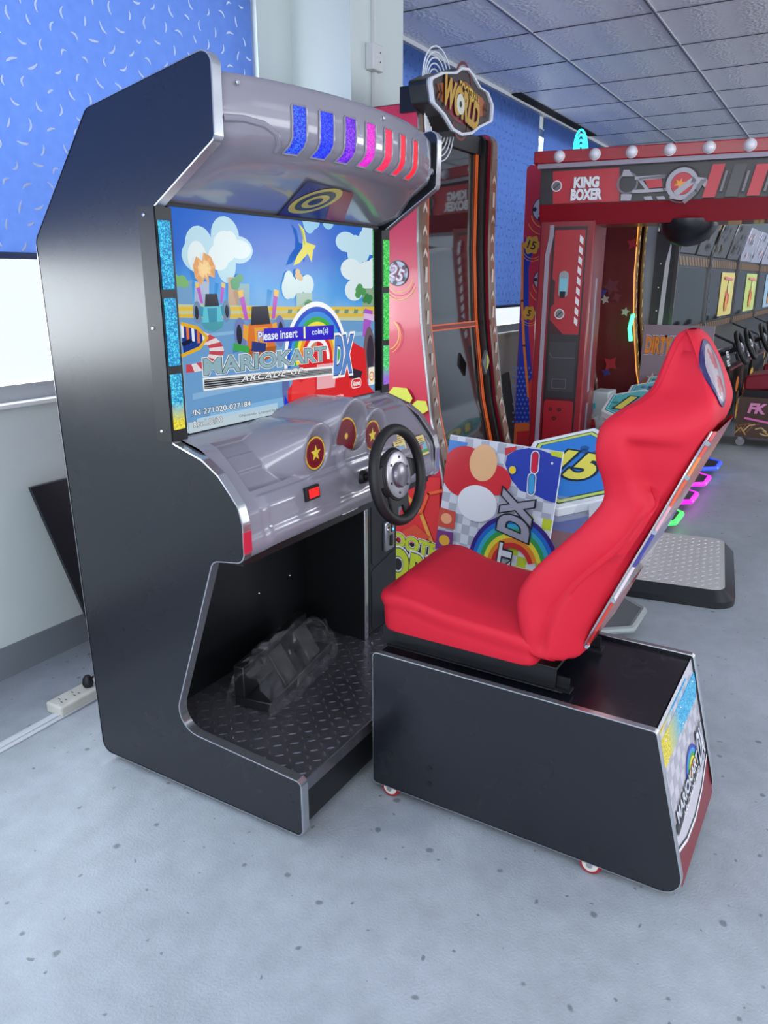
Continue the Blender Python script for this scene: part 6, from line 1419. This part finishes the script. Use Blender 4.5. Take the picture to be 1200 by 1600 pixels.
for i, (xc, lab) in enumerate(((1.38, 'dark red padded seat on a printed base, nearest in the far row'), (2.75, 'dark red padded seat behind the nearest far seat'), (4.3, 'third dark red padded seat of the far row, at the picture edge'))):
    t = empty('driving_chair', RW(xc, .85, 0), lab, 'arcade seat', SEATG)
    pr = [(-.30, .60), (.30, .62), (.30, .76), (-.10, .80), (-.30, .74)]
    m = MB(); m.prism(fillet([(.54, .56), (1.04, .60), (1.06, .70), (.77, .74), (.54, .70)], .04), lambda a_, b2: RW(xc - .26, a_, b2), lambda a_, b2: RW(xc + .26, a_, b2), mat('dark_red_vinyl', (136, 20, 40), .4)); m.build('seat_cushion', t, bevel=.02, seg=3)
    m = MB(); m.prism(fillet([(1.00, .60), (1.12, .60), (1.32, 1.20), (1.22, 1.24)], .03), lambda a_, b2: RW(xc - .24, a_, b2), lambda a_, b2: RW(xc + .24, a_, b2), MATS['dark_red_vinyl']); m.build('backrest', t, bevel=.02, seg=3)
    m = MB(); m.box((xc - .25, .54, .50), (xc + .25, 1.04, .57), BLK2, RW); m.box((xc - .30, .52, .10), (xc + .30, 1.22, .50), mat('base_print_brown', (88, 66, 56), .4), RW); bs = m.build('base', t)
    A5 = Art(RW(xc - .301, .52, .10), rown, (0, 0, 1), step=.003, start=.003)
    if A5.N.dot(-rowdir) < 0: A5.N = -A5.N
    rn = random.Random(i + 9)
    for q in range(12): x_ = rn.uniform(.05, .6); A5.line([(x_ - .05, rn.uniform(.03, .16)), (x_, rn.uniform(.03, .16)), (x_ + .05, rn.uniform(.03, .16))], .012, ink(rn.choice(((206, 160, 90), (150, 100, 60), (226, 196, 140)))))
    A5.text('FK', .18, .30, .09, ink((240, 150, 200)), bold=.05, shear=.2); A5.poly(ell(.45, .24, .16, .03), ink((110, 60, 200))); A5.line([(.08, .2), (.3, .17)], .02, ink((240, 120, 190))); A5.poly(ell(.5, .34, .05, .02), ink((226, 200, 90))); A5.build('base_print', bs)
    for (dx_, dd_) in ((-.25, .57), (.25, .57), (-.25, 1.16), (.25, 1.16)):
        m = MB(); m.lathe([(.04, -.015), (.045, 0), (.04, .015)], RW(xc + dx_, dd_, .045), rowdir, mat('grey_castor', (150, 150, 156), .4), 16); m.box((xc + dx_ - .02, dd_ - .02, .06), (xc + dx_ + .02, dd_ + .02, .101), CHROME, RW); m.build('castor_wheel', t)

# pale board standing behind the end of the row; inset print on the row's end
row0 = [o for o in S.objects if o.name == 'driving_machine'][0]
a = Art(RW(-.001, -.17, 0), rown, (0, 0, 1), step=.003, start=.002)
if a.N.dot(-rowdir) < 0: a.N = -a.N
a.rect(0, .06, .17, 2.0, ink((54, 60, 70))); a.poly([(.075, 1.12), (.115, 1.06), (.135, 1.90), (.125, 1.92), (.095, 1.74)], ink((206, 212, 226)))
for z_ in (1.15, 1.35, 1.55, 1.75): a.poly(ell(.06, z_, .007, .007, 10), WH)
a.build('end_print', row0)
pw = MB(); pw.box((7.50, 1.60, 0), (7.54, 1.82, 2.12), mat('pale_panel', (216, 228, 230), .5)); tag(pw.build('pale_board'), 'tall pale board standing behind the end of the far row of machines', 'board')
gb = empty('lettered_board', (6.73, 1.3, 0), 'grey board with orange lettering behind the red headrest', 'board')
q0, q1 = atx(1000, 575, 6.72), atx(1112, 525, 6.72)
m = MB(); ya_, yb2 = q0.y, atx(1110, 570, 6.72).y
m.box((6.72, yb2, .35), (6.745, ya_, 1.26), mat('grey_board', (156, 140, 150), .4)); m.box((6.725, yb2 + .1, 0), (6.74, yb2 + .14, .36), BLK2); m.box((6.725, ya_ - .14, 0), (6.74, ya_ - .1, .36), BLK2); m.build('board', gb)
a = Art((6.72, ya_, 0), (0, -1, 0), (0, 0, 1), step=.003, start=.003); wb_ = ya_ - yb2
a.text("DIRTY DRIVIN'", wb_ * .48, 1.10, .13, ink((246, 150, 60)), w=wb_ * .86, bold=.05, shear=.1, out=ink((120, 50, 40)), outw=.02, out2=ink((226, 214, 236)), outw2=.06)
for i in range(8): a.poly(star(wb_ * (.1 + .1 * i), .78 + .05 * math.sin(i * 2), .05, .4, 5), ink(((226, 120, 60), (236, 200, 190), (150, 60, 60))[i % 3]))
a.build('board_print', gb)
# printed playfield box glimpsed between gantry post and seat
pfb = MB(); q = atz(940, 655, .5); 
bq = empty('redemption_box', (5.96, 1.56, 0), 'colourful printed box between the red gantry post and the seat', 'game box')
m = MB(); m.box((5.85, 1.49, 0), (6.08, 1.625, .80), mat('box_pale', (206, 216, 216), .4)); m.build('box', bq, bevel=.01)
a = Art((5.85, 1.625, 0), (0, -1, 0), (0, 0, 1), step=.002, start=.002); rn = random.Random(2); a.clip = (.002, .01, .133, .79)
for i in range(26): x_, z_ = rn.uniform(-.02, .12), rn.uniform(.05, .72); a.rect(x_, z_, x_ + rn.uniform(.02, .07), z_ + rn.uniform(.02, .06), ink(rn.choice(((60, 190, 206), (226, 206, 80), (190, 110, 190), (236, 240, 240), (206, 60, 70)))))
a.build('box_print', bq)
